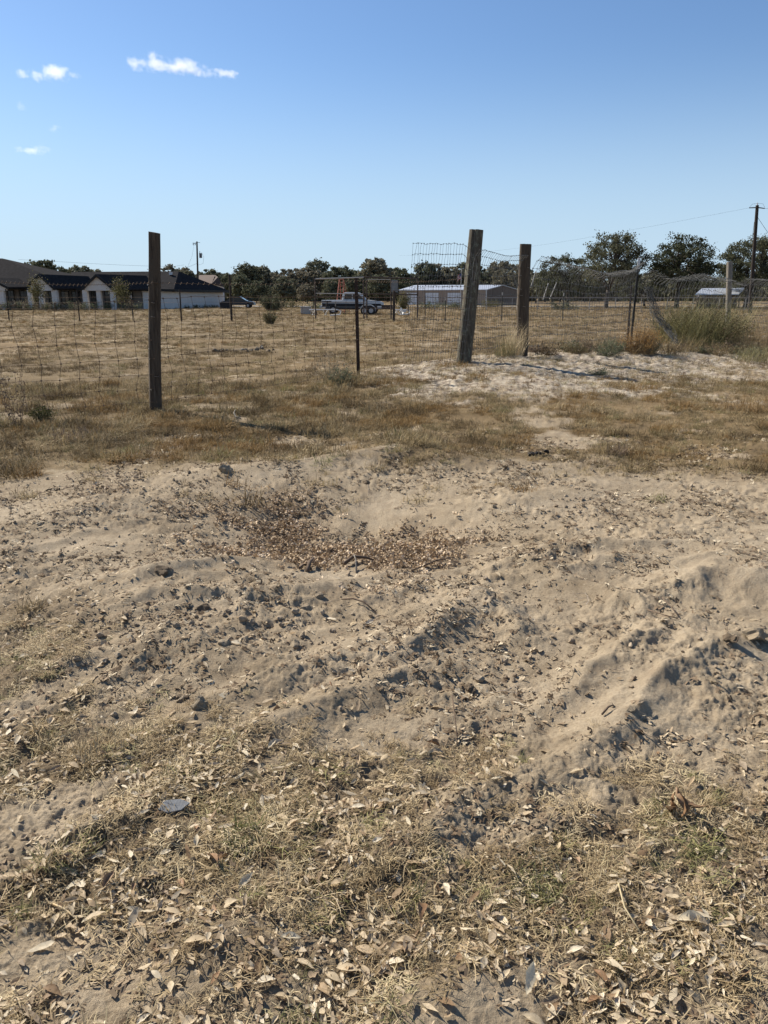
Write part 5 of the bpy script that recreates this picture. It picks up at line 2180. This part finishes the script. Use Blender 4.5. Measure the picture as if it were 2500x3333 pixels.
# clods: the largest ones by themselves
M_CLODB = mat_plain('grey_clod', (.31, .245, .165), .95, 0, .22, 30, .6)
M_CLODD = mat_plain('dark_clod', (.17, .125, .08), .95, 0, .3, 40, .7)
CL = [(650, 2300, .044, 'large rounded grey clod half buried left of centre', M_CLODB), (796, 2092, .042, 'round clod at the right end of the clod ridge', M_CLODB), (728, 2100, .036, 'angular clod left of the round one on the clod ridge', M_CLODB),
      (590, 2275, .022, 'small dark clod left of the large half buried one', M_CLODD), (2300, 2020, .026, 'dark round clod on the slope of the right mound', M_CLODD), (1195, 1568, .040, 'dark clod on the back rim of the pit', M_CLODD),
      (735, 1535, .065, 'large broken lump of soil on the back left rim of the pit', M_CLODB), (985, 2075, .034, 'loose clod right of the clod ridge', M_CLODB), (995, 1975, .035, 'grey clod above the thin twig', M_CLODB), (1040, 1945, .028, 'small grey clod near the pit front', M_CLODB),
      (960, 2105, .03, 'squat clod below the clod ridge', M_CLODB), (660, 1975, .035, 'pointed clod on the left sand ridge', M_CLODD), (530, 1870, .045, 'dark pointed clod at the left rim of the pit', M_CLODD), (1530, 2245, .028, 'dark clod in the hollow at centre right', M_CLODD),
      (1990, 2300, .02, 'small pale clod at the foot of the long ridge', M_CLODB), (2055, 2310, .022, 'flat clod on the long sand ridge', M_CLODB), (590, 2280, .026, 'grey clod beside the half buried one', M_CLODB)]
for i, (u, v, s, lab, m_) in enumerate(CL):
    lay('clod', rock_mesh('clod', m_, 600 + i, .7, 3, .35), u, v, s, i * 1.1, (.1, .1), lab, 'clod', sink=s * .12)
rl = np.random.RandomState(91)
ckinds = [rock_mesh('clod', M_CLOD, 640 + i, .75, 2, .4) for i in range(8)]
cc = [(780, 2060, 330, 90, 60, 'on the clod ridge left of centre'), (1120, 2050, 200, 120, 25, 'around the long thin twig'), (600, 1590, 500, 80, 40, 'on the back left rim of the pit'), (1650, 2200, 130, 80, 22, 'in the hollow right of centre'),
      (450, 2080, 250, 80, 25, 'on the left sand ridges'), (1800, 1650, 500, 70, 30, 'on the flat sand behind the pit at right'), (250, 1800, 250, 100, 15, 'left of the pit'), (2350, 2200, 120, 80, 20, 'below the tan root lump'), (1000, 2200, 500, 150, 14, 'in front of the clod ridge')]
for (cu, cv, ru, rv, n_, where) in cc:
    for i in range(n_):
        u, v = cu + rl.normal() * ru * .5, cv + rl.normal() * rv * .5
        if not (0 < u < 2500 and v > 1500):
            continue
        x, y = gp(u, v)
        o = bpy.data.objects.new('clod', ckinds[rl.randint(8)])
        COL.objects.link(o)
        s = min(.026, rl.lognormal(-4.65, .4)) * (1 + .10 * (y - 3))
        o.location = (x, y, H1(x, y) + s * .25)
        o.scale = (s, s, s)
        o.rotation_euler = tuple(rl.uniform(-.5, .5, 2)) + (rl.uniform(0, 6.28),)
        tag(o, 'small crumbling soil clod lying ' + where, 'clod', 'soil clods ' + where)

# roots and wood in the pit
def root(label, pts, r_, mat, name='root_piece'):
    P = []
    for (u, v, dz) in pts:
        x, y = gp(u, v)
        P.append(Vector((x, y, H1(x, y) + dz)))
    k = thing(name, label, 'wood piece', P[0])
    mb = MB()
    mb.tube([p - P[0] for p in P], r_, 7)
    mb.build('stem', mat, k, True)
    return k


M_ROOT = mat_plain('dark_root', (.13, .09, .06), .9, 0, .35, 30, .4)
root('dark root stub sticking up from the shavings left of the pit centre', [(1000, 1850, 0), (1008, 1825, .05), (1020, 1795, .06)], [.014, .012, .006], M_ROOT)
root('dark ring of bark lying at the front left of the shavings', [(975, 1845, .01), (985, 1825, .03), (1002, 1824, .035), (1012, 1838, .01)], [.008] * 4, M_ROOT)
root('dark root bending over the middle of the shavings', [(1120, 1805, .02), (1150, 1790, .05), (1190, 1795, .04), (1215, 1790, .02)], [.012, .011, .009, .005], M_ROOT)
root('pale root end below the bent dark one', [(1160, 1830, 0), (1158, 1805, .05), (1152, 1800, .07)], [.006, .005, .003], M_POSTG)
root('long thin twig lying in front of the pit', [(1112, 1972, .02), (1150, 1975, .03), (1185, 1985, .02), (1225, 2000, .01)], [.004, .005, .004, .003], M_ROOT, 'twig')
root('thin stick on the right side of the shavings', [(1340, 1835, .01), (1420, 1815, .025), (1480, 1795, .02)], [.005, .005, .003], M_ROOT, 'twig')
root('short dark twig on top of the long right ridge', [(1955, 2378, .01), (1975, 2362, .02), (1992, 2350, .012)], [.004, .004, .002], M_ROOT, 'twig')
root('straight thin stalk standing at centre in the litter', [(1490, 2420, 0), (1482, 2385, .03), (1470, 2335, .075)], [.002, .002, .003], M_ROOT, 'twig')
root('thin twig lying across the slope at right', [(2105, 2025, .01), (2160, 2050, .02), (2200, 2062, .01)], [.003, .003, .002], M_ROOT, 'twig')
root('thin twig sloping up at right above the pebbles', [(2150, 1990, .03), (2180, 2030, .02), (2205, 2058, .01)], [.003, .003, .002], M_ROOT, 'twig')
root('pale straw stalk lying at lower right', [(2400, 3110, .012), (2470, 3160, .015), (2500, 3185, .01)], [.0022] * 3, M_STRAW, 'straw_stalk')
root('pale branching straw at lower left', [(170, 2960, .012), (215, 2990, .02), (255, 3010, .012), (250, 3035, .01)], [.0025] * 4, M_STRAW, 'straw_stalk')
root('long pale stalk crossing the litter right of centre', [(2010, 2900, .02), (2030, 2980, .03), (2090, 3055, .01)], [.0022] * 3, M_STRAW, 'straw_stalk')
root('pale bleached curl of wood casting a shadow before the fence', [(768, 1366, .07), (763, 1372, .04), (768, 1378, .015), (785, 1380, .02)], [.005, .010, .011, .006], M_POSTG, 'bleached_wood')
# lump of root at the top of the long ridge
lay('root_stump', rock_mesh('root_stump', mat_plain('tan_root', (.30, .235, .155), .9, 0, .3, 40, .5), 701, .55, 3, .5), 2455, 2085, .06, .5, (.1, .2), 'tan knobbly root lump jutting from the top of the right ridge', 'root', sink=.03)
lay('root_stump', rock_mesh('root_stump', M_CLODD, 702, .6, 3, .6), 2380, 2095, .035, 2, (.1, .2), 'dark crumbling lump beside the tan root lump', 'root', sink=.02)
# dark rag
k = thing('black_rag', 'small black crumpled rag lying in the dead grass', 'rag', gp(1755, 1490) + (H1(*gp(1755, 1490)) + .02,))
for i in range(3):
    o = new_obj('rag_fold', rock_mesh('rag_fold', mat_plain('black_cloth', (.015, .016, .02), .9, 0, .2, 20, .3), 710 + i, .35, 2, .6), None, k)
    o.scale = (.09 - .02 * i, .05, .05)
    o.location = (.07 * (i - 1), .01 * i, .01 * i)
    o.rotation_euler = (0, .2 * i, .5 * i)
# a few twigs on the sand
tw = [twig_mesh('twig', M_TWIG, 720 + i) for i in range(5)]
for i in range(26):
    u, v = rl.uniform(100, 2450), rl.uniform(1560, 2950)
    lay('twig', tw[i % 5], u, v, rl.uniform(.07, .16) * (1 + .1 * gp(u, v)[1]) * .8, rl.uniform(0, 6.28), (rl.normal(0, .12), rl.normal(0, .1)), 'thin dry forked twig lying on the ground', 'twig', 'dry twigs on the ground', sink=.012)
# row of broken branch pieces out in the field
for i, (u, v, s, pale) in enumerate([(703, 1145, .13, 0), (722, 1146, .10, 0), (738, 1143, .07, 0), (752, 1144, .07, 0), (766, 1147, .06, 0), (788, 1140, .08, 1), (800, 1140, .05, 1), (820, 1142, .07, 1), (836, 1139, .09, 1), (853, 1137, .11, 1), (872, 1145, .10, 0), (889, 1140, .05, 0), (805, 1148, .09, 0), (785, 1150, .07, 0)]):
    lay('rubble_lump', rock_mesh('rubble_lump', M_POSTG if pale else M_CLODD, 740 + i, .7, 2, .5), u, v, s, i * .8, (0, 0), ('pale' if pale else 'dark') + ' broken lump in the row of rubble lying out in the field', 'rubble', ('pale' if pale else 'dark') + ' lumps in the rubble row', sink=.02)
# tufts that stand out
for i, (u, v, W, Hh, n_, m_, lab) in enumerate([(330, 2480, .16, .10, 260, M_THATCH, 'bushy brown grass tuft at left above the leaf litter'), (120, 2400, .07, .09, 90, M_STRAW, 'upright straw tuft at the left edge'), (800, 2760, .12, .07, 130, M_GREEN, 'greenish grass tuft left of centre in the litter'),
                                             (1740, 2880, .16, .07, 200, M_GREEN, 'olive grass tuft right of centre in the litter'), (100, 2000, .12, .12, 130, M_THATCH, 'dark dry tuft at the left edge of the dug sand'), (450, 1400, .35, .20, 160, M_GRASS, 'brown grass tuft right below the lone post'),
                                             (1480, 1255, .7, .14, 420, M_GOLD, 'rusty brown grass mat in front of the leaning post'), (2050, 1290, .9, .2, 420, M_GOLD, 'rusty grass patch at right before the white sand'), (2420, 1350, 1.0, .22, 420, M_GOLD, 'rusty grass patch at the right edge'), (1250, 1290, .5, .14, 220, M_GRASS, 'brown clump in front of the rusty steel post'),
                                             (2010, 1480, .25, .16, 150, M_WEEDB, 'dark wiry dead tuft at right in the grass'), (1350, 1470, .3, .14, 160, M_GREEN, 'olive tuft near the back rim of the pit'), (90, 1550, .25, .16, 160, M_GOLD, 'golden tuft at the left edge by the sand'), (240, 1440, .5, .2, 240, M_WEEDB, 'dark dead clump at left under the fence')]):
    x, y = gp(u, v)
    k = thing('grass_tuft', lab, 'grass tuft', (x, y, H1(x, y)))
    new_obj('blade_clump', blade_mesh('blade_clump', m_, n_, Hh, W / 2, 1.15, .0035 if y < 4 else .006, 760 + i, .1, 1.4, 4), None, k)

# ------------------------------------------------------------------ clouds: thin volumes far up
def cloud(label, pts, D, seed, dens=.018):
    """pts: (u, v, radius_px) blobs"""
    c0 = at(sum(p[0] for p in pts) / len(pts), sum(p[1] for p in pts) / len(pts), D)
    m = bpy.data.materials.new('cloud_vapour')
    m.use_nodes = True
    nt = m.node_tree
    nt.nodes.remove(nt.nodes['Principled BSDF'])
    out = nt.nodes['Material Output']
    pv = nt.nodes.new('ShaderNodeVolumePrincipled')
    pv.inputs['Color'].default_value = (1, 1, 1, 1)
    pv.inputs['Anisotropy'].default_value = .3
    tc = nt.nodes.new('ShaderNodeTexCoord')
    nz = nt.nodes.new('ShaderNodeTexNoise')
    nz.inputs['Scale'].default_value = .030
    nz.inputs['Detail'].default_value = 5
    nz.inputs['Roughness'].default_value = .62
    nt.links.new(tc.outputs['Object'], nz.inputs['Vector'])
    prev = None
    for (u, v, ru, rv, a) in [(p[0], p[1], p[2], p[3], p[4]) for p in pts]:
        c = at(u, v, D) - c0
        mp = nt.nodes.new('ShaderNodeMapping')
        mp.vector_type = 'POINT'
        s = D * 1.03 / F
        mp.inputs['Scale'].default_value = (1 / (ru * s), 1 / (ru * s), 1 / (rv * s))
        mp.inputs['Location'].default_value = (-c.x / (ru * s), -c.y / (ru * s), -c.z / (rv * s))
        nt.links.new(tc.outputs['Object'], mp.inputs[0])
        ln_ = nt.nodes.new('ShaderNodeVectorMath')
        ln_.operation = 'LENGTH'
        nt.links.new(mp.outputs[0], ln_.inputs[0])
        mr = nt.nodes.new('ShaderNodeMath')
        mr.operation = 'MULTIPLY_ADD'
        mr.inputs[1].default_value = -a
        mr.inputs[2].default_value = a
        nt.links.new(ln_.outputs['Value'], mr.inputs[0])
        if prev is None:
            prev = mr.outputs[0]
        else:
            mx = nt.nodes.new('ShaderNodeMath')
            mx.operation = 'MAXIMUM'
            nt.links.new(prev, mx.inputs[0])
            nt.links.new(mr.outputs[0], mx.inputs[1])
            prev = mx.outputs[0]
    # density = clamp(blob + (noise-0.5)*k) * dens
    a1 = nt.nodes.new('ShaderNodeMath')
    a1.operation = 'MULTIPLY_ADD'
    a1.inputs[1].default_value = 5.0
    a1.inputs[2].default_value = -3.0
    nt.links.new(nz.outputs[0], a1.inputs[0])
    a2 = nt.nodes.new('ShaderNodeMath')
    a2.operation = 'ADD'
    nt.links.new(prev, a2.inputs[0])
    nt.links.new(a1.outputs[0], a2.inputs[1])
    a2.use_clamp = True
    a4 = nt.nodes.new('ShaderNodeMath')
    a4.operation = 'GREATER_THAN'
    a4.inputs[1].default_value = 0.0
    nt.links.new(prev, a4.inputs[0])
    a5 = nt.nodes.new('ShaderNodeMath')
    a5.operation = 'MULTIPLY'
    nt.links.new(a4.outputs[0], a5.inputs[0])
    nt.links.new(a2.outputs[0], a5.inputs[1])
    a3 = nt.nodes.new('ShaderNodeMath')
    a3.operation = 'MULTIPLY'
    a3.inputs[1].default_value = dens
    nt.links.new(a5.outputs[0], a3.inputs[0])
    nt.links.new(a3.outputs[0], pv.inputs['Density'])
    nt.links.new(pv.outputs[0], out.inputs['Volume'])
    s = D * 1.03 / F
    lo = Vector((1e9,) * 3)
    hi = Vector((-1e9,) * 3)
    for (u, v, ru, rv, a) in pts:
        c = at(u, v, D) - c0
        e = Vector((ru * s, ru * s * .9, rv * s)) * 1.05
        for i in range(3):
            lo[i] = min(lo[i], c[i] - e[i])
            hi[i] = max(hi[i], c[i] + e[i])
    mb = MB()
    mb.box((lo + hi) / 2, hi - lo)
    o = mb.build('cloud', m)
    o.location = c0
    m.cycles.volume_step_rate = 1.0
    tag(o, label, 'cloud')
    return o


cloud('long thin white cloud high left of centre, trailing down to the right', [(442, 208, 38, 20, 1.5), (495, 182, 26, 22, 1.2), (515, 210, 60, 20, 1.6), (585, 217, 70, 20, 1.6), (630, 228, 50, 17, 1.5), (680, 238, 50, 10, 1.2), (728, 242, 46, 12, 1.4)], 3000, 1)
cloud('small broken white cloud at upper left', [(70, 243, 30, 14, 1.2), (115, 240, 28, 24, 1.4), (180, 238, 50, 24, 1.7), (235, 248, 30, 9, .9)], 3000, 2)
cloud('faint flat white wisp low in the sky at left', [(105, 490, 65, 12, 1.2), (135, 480, 16, 14, 1.0)], 3400, 3, .011)
cloud('tiny faint cloud puff under the broken white cloud', [(72, 345, 18, 14, .9), (62, 322, 12, 7, .7)], 3200, 4, .010)
cloud('tiny faint cloud puff above the flat wisp', [(180, 418, 26, 11, .9)], 3200, 5, .010)
